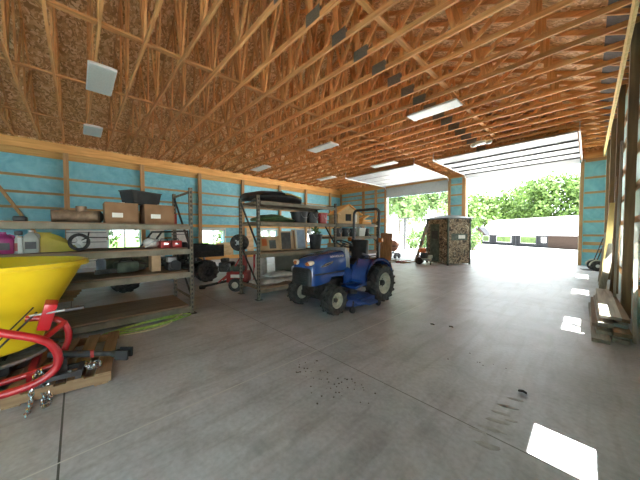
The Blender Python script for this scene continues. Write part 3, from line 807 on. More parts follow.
for s in (-1, 1): MB().bar((0, s * .46, .255), (0, s * -.006, .558), .62, .03, (0, -s * .55, 1)).build('roof', 'pine_x', t, False)
MB().b2((.25, -.10, .08), (.262, .08, .28)).build('opening', 'black', t, False); MB().b2((.25, .14, .05), (.258, .28, .27)).build('panel', 'paper', t, False)
t = thing('scrap_boards', 'orange pine boards heaped beside the plywood house', 'boards', (-5.0, 6.66, z))
MB().bar((0, -.22, .05), (.0, .26, .05), .3, .09).build('board', 'pine_y', t, False); MB().bar((.04, -.18, .12), (.0, .28, .14), .22, .05).build('board', 'pine_y', t, False); MB().bar((.0, -.1, .16), (-.02, .25, .30), .2, .04).build('board', 'pine_y', t, False)
z = .80 + .021
carton('cardboard_box', 'tan cardboard box on the rack shelf behind the tractor seat', (-5.0, 5.5, z), (.4, .5, .26), 'cardboard_light', 0, False)
carton('storage_tote', 'grey tote on the rack shelf next to the tan box', (-5.0, 6.3, z), (.4, .6, .22), 'grey_bin', 0, False, 'tote')
carton('wooden_crate', 'brown crate on the bottom shelf behind the rear tractor wheel', (-5.0, 6.1, .22), (.5, .8, .4), 'brown_y' , 0, False, 'crate')

# ------------------------------------------------------------------ tractor
def tyre(parent, name, c, R, w, rim_r, mat_rim='cream', lugs=14, side=1):
    prof = [(rim_r, -w * .42), (R * .86, -w * .5), (R * .955, -w * .44), (R * .97, -w * .2), (R * .975, 0), (R * .97, w * .2), (R * .955, w * .44), (R * .86, w * .5), (rim_r, w * .42)]
    m = MB().lathe(prof, c, 'x', 36, True)
    for i in range(lugs):
        for s in (-1, 1):
            a = 2 * PI * (i + (.5 if s > 0 else 0)) / lugs
            def P(x, r, a): return V(c) + V((x, r * math.cos(a), r * math.sin(a)))
            da = .9 * PI / lugs; t = .34 * PI / lugs
            pts = []
            for x, ao in ((s * w * .02, -da * .5), (s * w * .50, da * .5)):
                for r, q in ((R * .93, -t), (R * 1.05, -t * .75), (R * 1.05, t * .75), (R * .93, t)): pts.append(P(x, r - (.02 * R if abs(x) > w * .3 else 0), a + ao + q))
            m._add(pts, [(0, 1, 2, 3), (7, 6, 5, 4), (0, 4, 5, 1), (1, 5, 6, 2), (2, 6, 7, 3), (3, 7, 4, 0)])
    o = m.build(name, 'rubber', parent, True, 30)
    cc = V(c)
    k = side
    MB().lathe([(0, k * w * .12), (rim_r * .45, k * w * .12), (rim_r * .55, k * w * .05), (rim_r * .86, k * w * .10), (rim_r * .9, k * w * .36), (rim_r * 1.02, k * w * .42), (rim_r * 1.02, -k * w * .40), (rim_r * .8, -k * w * .2), (0, -k * w * .2)], c, 'x', 32).build('rim', mat_rim, o)
    MB().lathe([(0, k * w * .34), (rim_r * .18, k * w * .34), (rim_r * .26, k * w * .28), (rim_r * .28, k * w * .11)], c, 'x', 16).build('hub', 'dark_metal', o)
    b = MB()
    for i in range(5):
        a = 2 * PI * i / 5; p = cc + V((k * w * .12, rim_r * .36 * math.cos(a), rim_r * .36 * math.sin(a)))
        b.cyl(p, p + V((k * .012, 0, 0)), rim_r * .05, 6)
    b.build('wheel_bolt', 'dark_metal', o, kind=None)
    return o
T = thing('compact_tractor', 'blue compact tractor with roll bar and belly mower parked on the slab', 'tractor', (-3.42, 3.82, 0))
# local: front towards -y
YFa, YRa = -.67, .68
for s in (-1, 1):
    tyre(T, 'front_wheel', (s * .46, YFa, .245), .245, .20, .135, 'cream', 13, s)
    tyre(T, 'rear_wheel', (s * .49, YRa, .365), .365, .27, .215, 'cream', 16, s)
MB().box((0, YFa, .245), (.72, .11, .11), None, .02).build('front_axle', 'dark_metal', T)
MB().box((0, YRa, .365), (.72, .26, .28), None, .04).build('rear_axle', 'dark_metal', T)
MB().box((0, .05, .38), (.30, 1.2, .28), None, .04).build('transmission', 'dark_metal', T)
MB().box((0, -.52, .42), (.34, .70, .22), None, .03).build('engine_block', 'dark_metal', T)
def hood_ring(y, w, zb, zt, n=14, ex=.45):
    r = [(-w, y, zb), ]
    for i in range(n + 1):
        a = PI - PI * i / n
        r.append((w * math.copysign(abs(math.cos(a)) ** ex, math.cos(a)), y, zb + .12 + (zt - zb - .12) * abs(math.sin(a)) ** ex))
    r.append((w, y, zb))
    return r
MB().loft([hood_ring(-1.015, .20, .50, .82), hood_ring(-.99, .255, .49, .868), hood_ring(-.93, .287, .49, .922), hood_ring(-.80, .30, .50, .975), hood_ring(-.62, .30, .52, 1.01), hood_ring(-.55, .30, .60, 1.02), hood_ring(-.25, .30, .59, 1.05), hood_ring(-.16, .29, .59, 1.055)]).build('hood', 'tractor_blue', T, True, 50)
g = MB().loft([hood_ring(-1.045, .215, .495, .755, 14, .35), hood_ring(-1.02, .245, .485, .785, 14, .35), hood_ring(-.94, .262, .485, .79, 14, .35)]).build('grille', 'black', T, True, 50)
sl = MB()
for i in range(6): sl.b2((-.18, -1.051, .53 + i * .032), (.18, -1.043, .542 + i * .032))
sl.build('grille_slat', 'dark_metal', g, False)
for s in (-1, 1):
    m = MB(); m.ball((0, 0, 0), 1, 3)
    for v in m.bm.verts:
        x, y, zz = v.co
        v.co = V((s * .165 + x * .105, -.965 + y * .062, .858 + zz * .048 + s * x * .024))
    h = m.build('headlight', 'lamp_glass', T)
    m = MB(); m.ball((0, 0, 0), 1, 2)
    for v in m.bm.verts:
        x, y, zz = v.co; v.co = V((s * .165 + x * .055, -1.0 + y * .042, .855 + zz * .036))
    m.build('bulb', 'amber', h)
    # swept vent on the side of the hood
    m = MB(); m.prism([(-.84, .80), (-.70, .86), (-.52, .885), (-.56, .845), (-.72, .80)], s * .294, s * .308, 'x'); vn = m.build('side_vent', 'chrome', T, False)
    m = MB(); m.prism([(-.78, .815), (-.68, .845), (-.58, .86), (-.61, .84), (-.72, .812)], s * .306, s * .311, 'x'); m.build('vent_mesh', 'dark_metal', vn, False)
    MB().b2((s * .28, -.95, .665), (s * .306, -.2, .69)).build('hood_seam', 'dark_metal', T, False)
def text_mesh(txt, size, mat, parent, name, mtx):
    cu = bpy.data.curves.new(name, 'FONT'); cu.body = txt; cu.size = size; cu.extrude = .001; cu.align_x = 'CENTER'
    o = bpy.data.objects.new(name, cu); COL.objects.link(o)
    me = bpy.data.meshes.new_from_object(o.evaluated_get(bpy.context.evaluated_depsgraph_get()))
    bpy.data.objects.remove(o); bpy.data.curves.remove(cu)
    me.transform(mtx); me.materials.clear(); me.materials.append(M[mat])
    q = bpy.data.objects.new(name, me); COL.objects.link(q); q.parent = parent
    return q
text_mesh('NEW HOLLAND', .05, 'paper', T, 'decal', Matrix.Translation((.302, -.42, .945)) @ Euler((PI / 2, 0, PI / 2)).to_matrix().to_4x4())
# cowl, dash, wheel
MB().loft([[(-.28, -.17, .55), (.28, -.17, .55), (.28, -.02, .55), (-.28, -.02, .55)], [(-.285, -.17, .98), (.285, -.17, .98), (.26, -.03, .98), (-.26, -.03, .98)], [(-.25, -.16, 1.08), (.25, -.16, 1.08), (.20, -.05, 1.10), (-.20, -.05, 1.10)]]).build('dash_cowl', 'silver_dark', T, True, 30)
sw = thing('x', None, None); bpy.data.objects.remove(sw)
st = Matrix.Translation((0, .12, 1.16)) @ Euler((-.45, 0, 0)).to_matrix().to_4x4()
m = MB().tube([(.17 * math.cos(2 * PI * i / 28), .17 * math.sin(2 * PI * i / 28), 0) for i in range(28)], .015, 8, closed=True)
for i in range(3):
    a = 2 * PI * i / 3 + .5; m.bar((0, 0, -.01), (.17 * math.cos(a), .17 * math.sin(a), 0), .022, .012)
m.lathe([(0, .01), (.04, .008), (.045, -.02), (0, -.02)])
bmesh.ops.transform(m.bm, matrix=st, verts=m.bm.verts[:]); m.build('steering_wheel', 'black', T)
MB().tube([(0, -.06, 1.05), (0, .11, 1.145)], .022, 8).build('steering_column', 'dark_metal', T)
# platform & fenders
MB().b2((-.50, -.20, .40), (.50, .36, .43)).build('footplate', 'dark_metal', T, False)
for s in (-1, 1):
    MB().loft([[(s * .27, y, z0) for y, z0 in ((-.22, .42), (.06, .42), (.06, .66), (-.10, .74), (-.22, .72))], [(s * .31, y, z0) for y, z0 in ((-.22, .42), (.06, .42), (.06, .64), (-.10, .72), (-.22, .70))]]).build('side_console', 'tractor_blue', T, False)
    MB().loft([[(min(s * .30, s * .63), y, z0) for y, z0 in ((-.30, .39), (-.02, .43), (.04, .52), (.04, .56), (-.06, .47), (-.30, .43))], [(max(s * .30, s * .63), y, z0) for y, z0 in ((-.30, .39), (-.02, .43), (.04, .52), (.04, .56), (-.06, .47), (-.30, .43))]]).build('step', 'tractor_blue', T, False)
for s in (-1, 1):
    arc = [(.0, .43), (-.02, .50), (-.01, .60), (.06, .74), (.20, .85), (.38, .895), (.58, .89), (.74, .83), (.87, .72), (.92, .62)]
    t_ = .025; inner = [(y + (.45 - y) * .06, zz - t_) for y, zz in arc]
    poly = arc + inner[::-1]
    xs = sorted((s * .28, s * .63))
    f = MB(); f.prism(poly, xs[0], xs[1], 'x')
    f.prism(arc + [(.86, .64), (.82, .71), (.70, .79), (.57, .84), (.39, .845), (.23, .81), (.10, .72), (.03, .59), (.03, .43)], min(s * .60, s * .63), max(s * .60, s * .63), 'x')
    f.prism([(.0, .43)] + arc[1:] + [(.86, .45)], min(s * .27, s * .29), max(s * .27, s * .29), 'x')
    fo = f.build('fender', 'tractor_blue', T, True, 30)
    MB().tube([(s * .5, .30, .88), (s * .5, .30, .93), (s * .5, .52, .93), (s * .5, .52, .895)], .012, 8).build('grab_handle', 'black', fo)
MB().b2((-.28, .25, .43), (.28, .82, .74)).build('seat_deck', 'tractor_blue', T, False)
# seat
MB().box((0, .42, .79), (.44, .44, .10), None, .04).build('seat_cushion', 'black', T)
m = MB().box((0, 0, 0), (.42, .10, .42), None, .045); bmesh.ops.transform(m.bm, matrix=Matrix.Translation((0, .64, 1.03)) @ Euler((-.14, 0, 0)).to_matrix().to_4x4(), verts=m.bm.verts[:])
m.build('seat_back', 'black', T)
for s in (-1, 1):
    MB().tube([(s * .25, .60, .90), (s * .25, .36, .96)], .025, 8).build('armrest', 'black', T)
    MB().tube([(s * .33, .12, .45), (s * .34, .10, .78), (s * .34, .14, .92)], .010, 6).build('lever', 'dark_metal', T)
# roll bar
pts = [(-.34, .84, .50), (-.34, .84, 1.2), (-.34, .86, 1.78)]
for i in range(1, 9):
    a = PI - PI / 2 * i / 9
    pts.append((-.24 + .10 * math.cos(a), .86, 1.80 + .10 * math.sin(a)))
R = pts + [(-x, y, zz) for x, y, zz in reversed(pts)]
MB().tube(R, .030, 10).build('roll_bar', 'black', T)
for s in (-1, 1):
    MB().box((s * .34, .84, 1.20), (.075, .085, .10), None, .01).build('roll_bar_hinge', 'dark_metal', T)
    fl_ = MB().box((s * .42, .80, 1.23), (.10, .05, .09), None, .015).build('warning_flasher', 'amber', T)
    MB().b2((s * .36, .81, 1.20), (s * .39, .85, 1.24)).build('bracket', 'dark_metal', fl_, False)
# mower deck
dk = [(-.60, -.30), (-.45, -.46), (-.15, -.42), (.10, -.48), (.45, -.46), (.62, -.30), (.66, .05), (.56, .24), (.15, .28), (-.15, .28), (-.56, .24), (-.66, .05)]
cx = lambda p, k: [(x * k, y * k, 0) for x, y in p]
MB().loft([[(x, y, .085) for x, y in dk], [(x, y, .205) for x, y in dk], [(x * .94, y * .90, .235) for x, y in dk], [(x * .6, y * .5, .245) for x, y in dk]]).build('mower_deck', 'deck_blue', T, True, 40)
for x in (-.36, 0, .36): MB().lathe([(0, .32), (.05, .32), (.055, .28), (.09, .28), (.09, .235)], (x, -.05, 0)).build('spindle_cover', 'dark_metal', T)
MB().prism([(.60, -.30), (.86, -.20), (.86, .05), (.60, .20)], .14, .175, 'z').build('discharge_chute', 'deck_blue', T, False)
MB().b2((.60, -.25, .10), (.70, .18, .22)).build('deck_skirt', 'deck_blue', T, False)
for (x, y) in ((.66, -.42), (-.66, -.42), (.70, .30), (-.70, .30)):
    w = MB().lathe([(0, -.025), (.055, -.025), (.06, 0), (.055, .025), (0, .025)], (x, y, .06), 'x', 18).build('gauge_wheel', 'rubber', T)
    MB().bar((x, y, .06), (x * .88, y * .7, .19), .02, .03).build('fork', 'dark_metal', w, False)
for s in (-1, 1): MB().tube([(s * .22, .85, .38), (s * .26, 1.25, .32)], .022, 8).build('lift_arm', 'dark_metal', T)

# ------------------------------------------------------------------ broadcast spreader on its pallet
P = thing('shipping_pallet', 'worn wooden pallet under the yellow and red spreader', 'pallet', (-3.725, -.325, 0), -.148)
for i in range(7):
    y = -.565 + i * .188
    MB().b2((-.60, y - .055, .086), (.60, y + .055, .105)).build('top_slat', 'pallet_x', P, False)
for x in (-.575, 0, .575): MB().b2((x - .022, -.62, .012), (x + .022, .62, .086)).build('stringer', 'pallet_y', P, False)
for y in (-.55, 0, .55): MB().b2((-.60, y - .05, 0), (.60, y + .05, .012)).build('bottom_slat', 'pallet_x', P, False)
S = thing('fertilizer_spreader', 'yellow cone hopper spreader with red tube frame standing on a pallet', 'spreader', (-3.80, -.60, .105))
B = .105
hp = MB().lathe([(.28, .30 - B), (.32, .32 - B), (.45, .69 - B), (.645, 1.08 - B), (.675, 1.08 - B), (.68, 1.115 - B), (.645, 1.12 - B), (.62, 1.09 - B), (.43, .70 - B), (.28, .36 - B), (0, .34 - B)], (0, 0, 0), 'z', 64).build('hopper', 'yellow', S, True, 40)
MB().lathe([(.681, .965), (.69, .965), (.69, .98), (.681, .98)], (0, 0, 0), 'z', 64, True).build('rim_bead', 'yellow', hp)
MB().lathe([(0, .11), (.36, .11), (.37, .125), (.36, .14), (0, .14)]).build('spinner_disc', 'galv', S)
MB().box((.12, .03, .07), (.26, .22, .14), None, .03).build('gearbox', 'dark_metal', S)
# red tube frame on the side facing the aisle
def arcpts(pts, k=6):
    """rounded polyline (Catmull-Rom)"""
    P_ = [V(p) for p in pts]; out = []
    for i in range(len(P_) - 1):
        p0, p1, p2, p3 = P_[max(i - 1, 0)], P_[i], P_[i + 1], P_[min(i + 2, len(P_) - 1)]
        for j in range(k):
            t = j / k
            out.append(.5 * ((2 * p1) + (-p0 + p2) * t + (2 * p0 - 5 * p1 + 4 * p2 - p3) * t * t + (-p0 + 3 * p1 - 3 * p2 + p3) * t ** 3))
    return out + [P_[-1]]
fr = [(.62, -.40, .80), (.62, -.12, .68), (.62, .10, .575), (.62, .30, .46), (.62, .375, .33), (.62, .36, .20), (.62, .24, .12), (.62, .02, .10), (.62, -.45, .10)]
MB().tube(arcpts([(x + .06, y + .08, zz - .075) for x, y, zz in fr]), .031, 14).build('frame_tube', 'red', S)
fr2 = [(.34, .22, .60), (.36, .40, .56), (.37, .48, .44), (.36, .46, .28), (.35, .36, .13), (.34, -.1, .08)]
MB().tube(arcpts([(x + .10, y + .04, zz - .06) for x, y, zz in fr2]), .026, 12).build('frame_tube', 'red', S)
MB().tube([(.67, .36, .38), (.46, .50, .46)], .024, 10).build('cross_tube', 'red', S)
m = MB().box((0, 0, 0), (.11, .08, .24), None, .008); bmesh.ops.transform(m.bm, matrix=Matrix.Translation((.60, .40, .58)) @ Euler((-.25, .25, 0)).to_matrix().to_4x4(), verts=m.bm.verts[:])
br = m.build('quadrant_bracket', 'red', S)
MB().tube([(.63, .30, .60), (.66, .42, .61), (.67, .52, .615)], .010, 8).build('control_rod', 'galv', S)
MB().tube([(.67, .51, .615), (.69, .63, .62)], .017, 10).build('lever_grip', 'black', S)
MB().tube([(.62, .34, .62), (.54, .16, .40), (.46, .0, .20)], .008, 6).build('control_rod', 'dark_metal', S)
MB().tube([(.60, .32, .66), (.48, .1, .38)], .006, 6).build('control_rod', 'dark_metal', S)
MB().box((.42, -.02, .16), (.16, .20, .09), None, .02).build('gate_actuator', 'dark_metal', S)
for y in (-.30, .28):
    MB().bar((-.35, y, .03), (.50, y, .03), .05, .06).build('base_rail', 'red', S, False)
# drive shaft
D_ = thing('drive_shaft', 'black telescoping drive shaft with yoke resting over the pallet edge', 'drive shaft', (-3.30, -.20, .105))
sh = [(0.04, .06, .20), (.25, .36, .17)]
a, b = V((0.0, .0, .20)), V((.35, .50, .165)); d = (b - a)
MB().tube([a, a + d * .55], .030, 12).build('outer_guard', 'black', D_); MB().tube([a + d * .5, a + d * .86], .022, 12).build('inner_tube', 'dark_metal', D_)
yk = MB().tube([a + d * .82, a + d * .9, a + d * .93], [.026, .040, .032], 10).build('yoke', 'black', D_)
n_ = d.normalized(); sd = n_.cross(V((0, 0, 1))).normalized()
e = MB()
for s in (-1, 1): e.bar(a + d * .90 + sd * s * .036, a + d * 1.07 + sd * s * .036, .02, .085)
e.cyl(a + d * 1.0 - sd * .045, a + d * 1.0 + sd * .045, .018); e.build('yoke_ear', 'black', yk)
MB().lathe([(.031, -.012), (.036, -.012), (.036, .012), (.031, .012)], a + d * .55, 'y', 14, True).build('red_collar', 'dull_red', D_)
MB().box(a + V((.06, .08, -.115)), (.06, .06, .17)).build('support_block', 'dark_metal', D_)
# hitch frame and chains
H_ = thing('hitch_frame', 'dark rectangular steel hitch frame lying on the pallet edge', 'hitch frame', (-3.19, -.13, .105), -.12)
m = MB()
for x in (-.085, .085): m.b2((x - .016, -.14, .03), (x + .016, .14, .07))
for y in (-.13, .13): m.b2((-.10, y - .016, .025), (.10, y + .016, .075))
m.build('frame', 'black', H_, False)
for x, y in ((.085, -.07), (.085, .07)): MB().cyl((x, y, .07), (x, y, .09), .014, 8).build('bolt', 'chrome', H_)
for x, y in ((-.085, -.12), (.085, -.12), (-.085, .12), (.085, .12)): MB().b2((x - .015, y - .02, 0), (x + .015, y + .02, .03)).build('foot', 'dark_metal', H_, False)
def chain(name, label, pts, loc, group):
    t = thing(name, label, 'chain', loc, 0, group)
    P_ = arcpts(pts, 8)
    acc = 0; last = P_[0]; m = MB(); k = 0; step = .036
    for p in P_[1:]:
        while (p - last).length >= step:
            d = (p - last).normalized(); q = last + d * step
            c = (last + q) / 2; up = V((0, 0, 1)) if abs(d.z) < .8 else V((1, 0, 0))
            s1 = d.cross(up).normalized(); s2 = d.cross(s1).normalized(); w = s1 if k % 2 else s2
            ring = [c + d * (.026 * math.cos(2 * PI * i / 12)) + w * (.015 * math.sin(2 * PI * i / 12)) for i in range(12)]
            m.tube(ring, .0058, 6, closed=True); last = q; k += 1
    m.build('links', 'chrome', t)
    return t
chain('chain', 'shiny steel chain hanging off the front pallet edge onto the floor', [(-.16, .02, .19), (-.08, .0, .16), (-.035, -.005, .125), (.0, -.01, .06), (.03, -.012, .018), (.12, -.015, .010), (.26, -.02, .010)], (-3.11, -.29, 0), 'steel chains on the pallet')
chain('chain', 'second shiny chain, looped twice over the pallet front beside the first', [(-.14, .02, .20), (-.06, .03, .15), (-.03, .035, .12), (.0, .04, .05), (.05, .04, .012), (.17, .05, .010), (.15, .08, .012), (.03, .075, .016), (-.005, .07, .06), (-.035, .06, .12), (-.10, .03, .13)], (-3.11, -.27, 0), 'steel chains on the pallet')
chain('chain', 'shiny chain heaped on the pallet corner beyond the hitch frame', [(-.20, -.06, .018), (-.10, .0, .02), (-.04, -.05, .03), (.0, .02, .02), (.05, -.02, .03), (.03, .06, .02), (-.06, .05, .04), (.02, -.04, .045), (.06, .03, .03), (-.02, .0, .06), (.04, .05, .05)], (-3.20, .07, .105), 'steel chains on the pallet')

# ------------------------------------------------------------------ left wall clutter
def sheet(name, label, y0, y1, h, mat, x=-13.45, lean=.12, ribs=0, cat='panel', th=.03):
    t = thing(name, label, cat, (x, (y0 + y1) / 2, 0))
    w = y1 - y0
    MB().loft([[(0, -w / 2, 0), (th, -w / 2, 0), (th, w / 2, 0), (0, w / 2, 0)], [(-lean, -w / 2, h), (th - lean, -w / 2, h), (th - lean, w / 2, h), (-lean, w / 2, h)]]).build('sheet', mat, t, False)
    for i in range(ribs):
        zz = h * (i + .7) / ribs
        MB().b2((th - lean * zz / h - .004, -w / 2, zz), (th - lean * zz / h + .006, w / 2, zz + .025)).build('groove', 'grey_bin', t, False)
    return t
sheet('door_section', 'white ribbed door sections leaning on the turquoise wall below window', -.30, .86, 1.47, 'white', -13.36, .12, 4)
sheet('wall_panel', 'cream panel leaning between window and post behind the utility vehicle', 2.35, 2.9, 1.56, 'paper', -13.36, .10, 0)
sheet('wall_panel', 'pale cream panel leaning further along the turquoise wall', 3.2, 3.9, 1.50, 'paper', -13.36, .10, 2)
sheet('plywood_sheet', 'tan plywood sheet leaning below the window past the vehicle bed', 5.30, 6.2, .84, 'plywood', -13.42, .10)
sheet('plywood_sheet', 'tall narrow plywood offcut leaning beside a wall post', 7.05, 7.45, 1.64, 'plywood', -13.42, .10)
sheet('plywood_sheet', 'wide tan plywood sheet leaning behind the racks', 9.9, 11.1, 1.15, 'plywood', -13.42, .10)
t = thing('lumber_beam', 'long pale beam lying on the slab along the turquoise wall', 'beam', (-13.1, 6.0, 0))
MB().b2((-.07, -1.9, 0), (.07, 1.9, .18)).build('beam', 'pine_y', t, False)

# utility vehicle
U = thing('utility_vehicle', 'black off-road utility vehicle with dump bed behind the rack', 'vehicle', (-7.95, 1.72, 0))
for s in (-1, 1):
    for y in (-.92, .92): tyre(U, 'wheel', (s * .52, y, .30), .30, .22, .16, 'dark_metal', 12, s)
MB().box((0, 0, .42), (.72, 2.3, .18), None, .04).build('chassis', 'dark_metal', U)
MB().loft([[(-.52, -1.32, .42), (.52, -1.32, .42), (.52, -.45, .42), (-.52, -.45, .42)], [(-.50, -1.30, .72), (.50, -1.30, .72), (.56, -.45, .95), (-.56, -.45, .95)], [(-.40, -1.18, .80), (.40, -1.18, .80), (.50, -.48, 1.0), (-.50, -.48, 1.0)]]).build('hood', 'olive', U, True, 30)
MB().b2((-.62, -.45, .40), (.62, .42, .46)).build('floor_pan', 'black', U, False)
for s in (-1, 1):
    MB().box((s * .28, .15, .60), (.48, .46, .16), None, .04).build('seat', 'black', U); MB().box((s * .28, .38, .88), (.46, .12, .5), None, .04).build('seat_back', 'black', U)
    MB().tube([(s * .58, -.48, .95), (s * .56, -.18, 1.40), (s * .56, .42, 1.42), (s * .58, .46, .5)], .025, 8).build('cage_bar', 'black', U)
MB().tube([(-.56, .42, 1.42), (.56, .42, 1.42)], .025, 8).build('cage_bar', 'black', U); MB().tube([(-.56, -.18, 1.40), (.56, -.18, 1.40)], .025, 8).build('cage_bar', 'black', U)
bd = MB(); bd.b2((-.62, .52, .70), (.62, 1.38, .74))
for a, b in (((-.62, .52, .74), (-.58, 1.38, 1.04)), ((.58, .52, .74), (.62, 1.38, 1.04)), ((-.62, .52, .74), (.62, .56, 1.06)), ((-.62, 1.34, .74), (.62, 1.38, 1.02))): bd.b2(a, b)
bo = bd.build('cargo_bed', 'black', U, False)
MB().b2((.62, .55, .98), (.645, 1.36, 1.03)).build('bed_rail', 'dark_metal', bo, False); MB().b2((.62, .60, .82), (.632, 1.30, .86)).build('bed_rib', 'dark_metal', bo, False)
for s in (-1, 1): MB().tube([(s * .45, .92, .35), (s * .30, .92, .72)], .03, 8).build('shock', 'silver', U)
m = MB().tube([(.17 * math.cos(2 * PI * i / 20), .17 * math.sin(2 * PI * i / 20), 0) for i in range(20)], .014, 6, closed=True); bmesh.ops.transform(m.bm, matrix=Matrix.Translation((.28, -.20, 1.05)) @ Euler((-.7, 0, 0)).to_matrix().to_4x4(), verts=m.bm.verts[:]); m.build('steering_wheel', 'black', U)

# red wheeled machine between the racks
Cc = thing('wood_chipper', 'red two-wheeled machine with engine and black reel between the two racks', 'chipper', (-5.93, 2.76, 0), -.76)
Cc.scale = (1.12, 1.12, 1.08)
MB().box((0, .10, .30), (.36, .44, .24), None, .03).build('body', 'dull_red', Cc)
MB().box((.182, .12, .33), (.004, .28, .07)).build('stripe', 'paper', Cc, False)
MB().box((0, -.16, .52), (.30, .28, .22), None, .04).build('engine', 'black', Cc); MB().cyl((.15, -.16, .52), (.19, -.16, .52), .09).build('recoil_cover', 'dark_metal', Cc)
MB().box((0, -.20, .67), (.18, .14, .08), None, .02).build('fuel_tank', 'dark_metal', Cc)
MB().box((0, .10, .49), (.34, .30, .13), None, .03).build('cover', 'olive', Cc)
for s in (-1, 1):
    w = MB().lathe([(.07, -.04), (.13, -.05), (.15, 0), (.13, .05), (.07, .04)], (s * .24, .10, .15), 'x', 24, True).build('wheel', 'rubber', Cc)
    MB().lathe([(0, -.03), (.08, -.03), (.085, .03), (0, .03)], (s * .24, .10, .15), 'x').build('rim', 'cream', w)
    MB().tube([(s * .14, -.30, .18), (s * .15, .02, .45), (s * .15, .22, .82)], .016, 8).build('guard_bar', 'dull_red', Cc)
MB().bar((0, -.12, .20), (.0, -.66, .07), .07, .05).build('tow_bar', 'dark_metal', Cc, False); MB().box((0, -.70, .05), (.09, .12, .09), None, .02).build('coupler', 'dark_metal', Cc)
MB().box((0, .22, .60), (.10, .10, .45), None, .01).build('reel_stand', 'dull_red', Cc)
W_ = MB().lathe([(.09, -.07), (.16, -.08), (.185, -.06), (.185, .06), (.16, .08), (.09, .07)], (.06, .14, 1.06), 'x', 28, True).build('hose_reel', 'rubber', Cc)
MB().lathe([(0, -.05), (.12, -.05), (.12, .05), (0, .05)], (.06, .14, 1.06), 'x', 24).build('reel_drum', 'black', W_)
m = MB()
for i in range(5): a = 2 * PI * i / 5; m.bar((.115, .14, 1.06), (.115, .14 + .12 * math.cos(a), 1.06 + .12 * math.sin(a)), .03, .02, (1, 0, 0))
m.lathe([(0, -.07), (.04, -.07), (.04, .10), (0, .10)], (.06, .14, 1.06), 'x'); m.build('reel_spoke', 'galv', W_)
MB().bar((0, .22, .80), (0, .14, 1.06), .08, .05).build('reel_arm', 'dull_red', Cc, False)
t = thing('gas_cylinder', 'tall red cylinder standing at the rack corner behind the red machine', 'cylinder', (-6.02, 3.46, 0))
MB().lathe([(0, 0), (.12, 0), (.125, .03), (.125, .78), (.10, .87), (.04, .92), (.04, .95), (0, .95)]).build('tank', 'red', t); MB().cyl((0, 0, .95), (0, 0, 1.03), .025).build('valve', 'chrome', t)
t = thing('plastic_sheet', 'crumpled white plastic sheet bunched upright behind the rack end', 'plastic sheet', (-5.80, 3.42, 0))
R_ = []
for i in range(9):
    zz = .98 * i / 8
    R_.append([((.07 + .03 * math.sin(j * 1.9 + i * .6)) * math.cos(2 * PI * j / 18), (.19 - .07 * i / 8 + .03 * math.sin(j * 2.3 + i)) * math.sin(2 * PI * j / 18), zz) for j in range(18)])
MB().loft(R_).build('sheet', 'sack', t)
sheet('back_board', 'dark grey-green board standing behind the white sacks', 3.75, 5.3, .88, 'olive_board', -5.62, .06)
t = thing('scrap_pile', 'dark scrap timber pile on the floor between hopper and vehicle', 'scrap timber', (-7.2, -.5, 0))
for i in range(5): MB().bar((random.uniform(-.1, .1), -.5 + .05 * i, .04 + .05 * i), (.1, .42 + .04 * i, .05 + .055 * i), .12, .045).build('board', 'brown_y', t, False)

# ------------------------------------------------------------------ far end things
t = thing('plank_panel', 'tall brown board panel leaning by the door post behind the tractor', 'panel', (-7.0, 11.2, 0), .2)
MB().loft([[(-.3, 0, 0), (.3, 0, 0), (.3, .04, 0), (-.3, .04, 0)], [(-.3, .15, 1.35), (.3, .15, 1.35), (.3, .19, 1.35), (-.3, .19, 1.35)]]).build('panel', 'brown_z', t, False)
MB().bar((0, .30, 0), (0, .20, 1.1), .08, .05).build('prop', 'brown_z', t, False)
t = thing('cloth_bundle', 'rust-red cloth bundle strapped on a small handcart by the open door', 'bundle', (-7.22, 12.3, .32))
MB().ball((0, 0, .335), .30, 3, .05, (1, .9, 1.05)).build('cloth', 'burlap', t); MB().lathe([(.30, -.02), (.31, 0), (.30, .02), (.29, 0)], (0, 0, .335), 'z', 24, True).build('strap', 'black', t)
t = thing('handcart', 'low dark handcart carrying the rust-red bundle', 'handcart', (-7.22, 12.3, 0))
MB().b2((-.28, -.28, .27), (.28, .28, .315)).build('platform', 'dark_metal', t, False)
for s in (-1, 1):
    for q in (-1, 1): MB().lathe([(0, -.03), (.12, -.03), (.13, 0), (.12, .03), (0, .03)], (s * .25, q * .2, .13), 'x').build('wheel', 'rubber', t)
    MB().b2((s * .25 - .02, -.2, .12), (s * .25 + .02, .2, .27)).build('bracket', 'dark_metal', t, False)
t = thing('brush_heap', 'heap of brown sticks and scrap beside the narrower open door', 'debris', (-6.05, 10.7, 0), .5)
random.seed(11)
for i in range(16):
    x, y = random.uniform(-.7, .5), random.uniform(-.4, .4); a = random.uniform(0, PI); l = random.uniform(.2, .45); zz = random.uniform(.03, .13)
    MB().tube([(x - l * math.cos(a), y - l * math.sin(a) * .6, max(.02, zz - .05)), (x + l * math.cos(a), y + l * math.sin(a) * .6, zz)], random.uniform(.012, .03), 6).build('stick', random.choice(['brown_y', 'tin', 'grey_y', 'dull_red']), t)
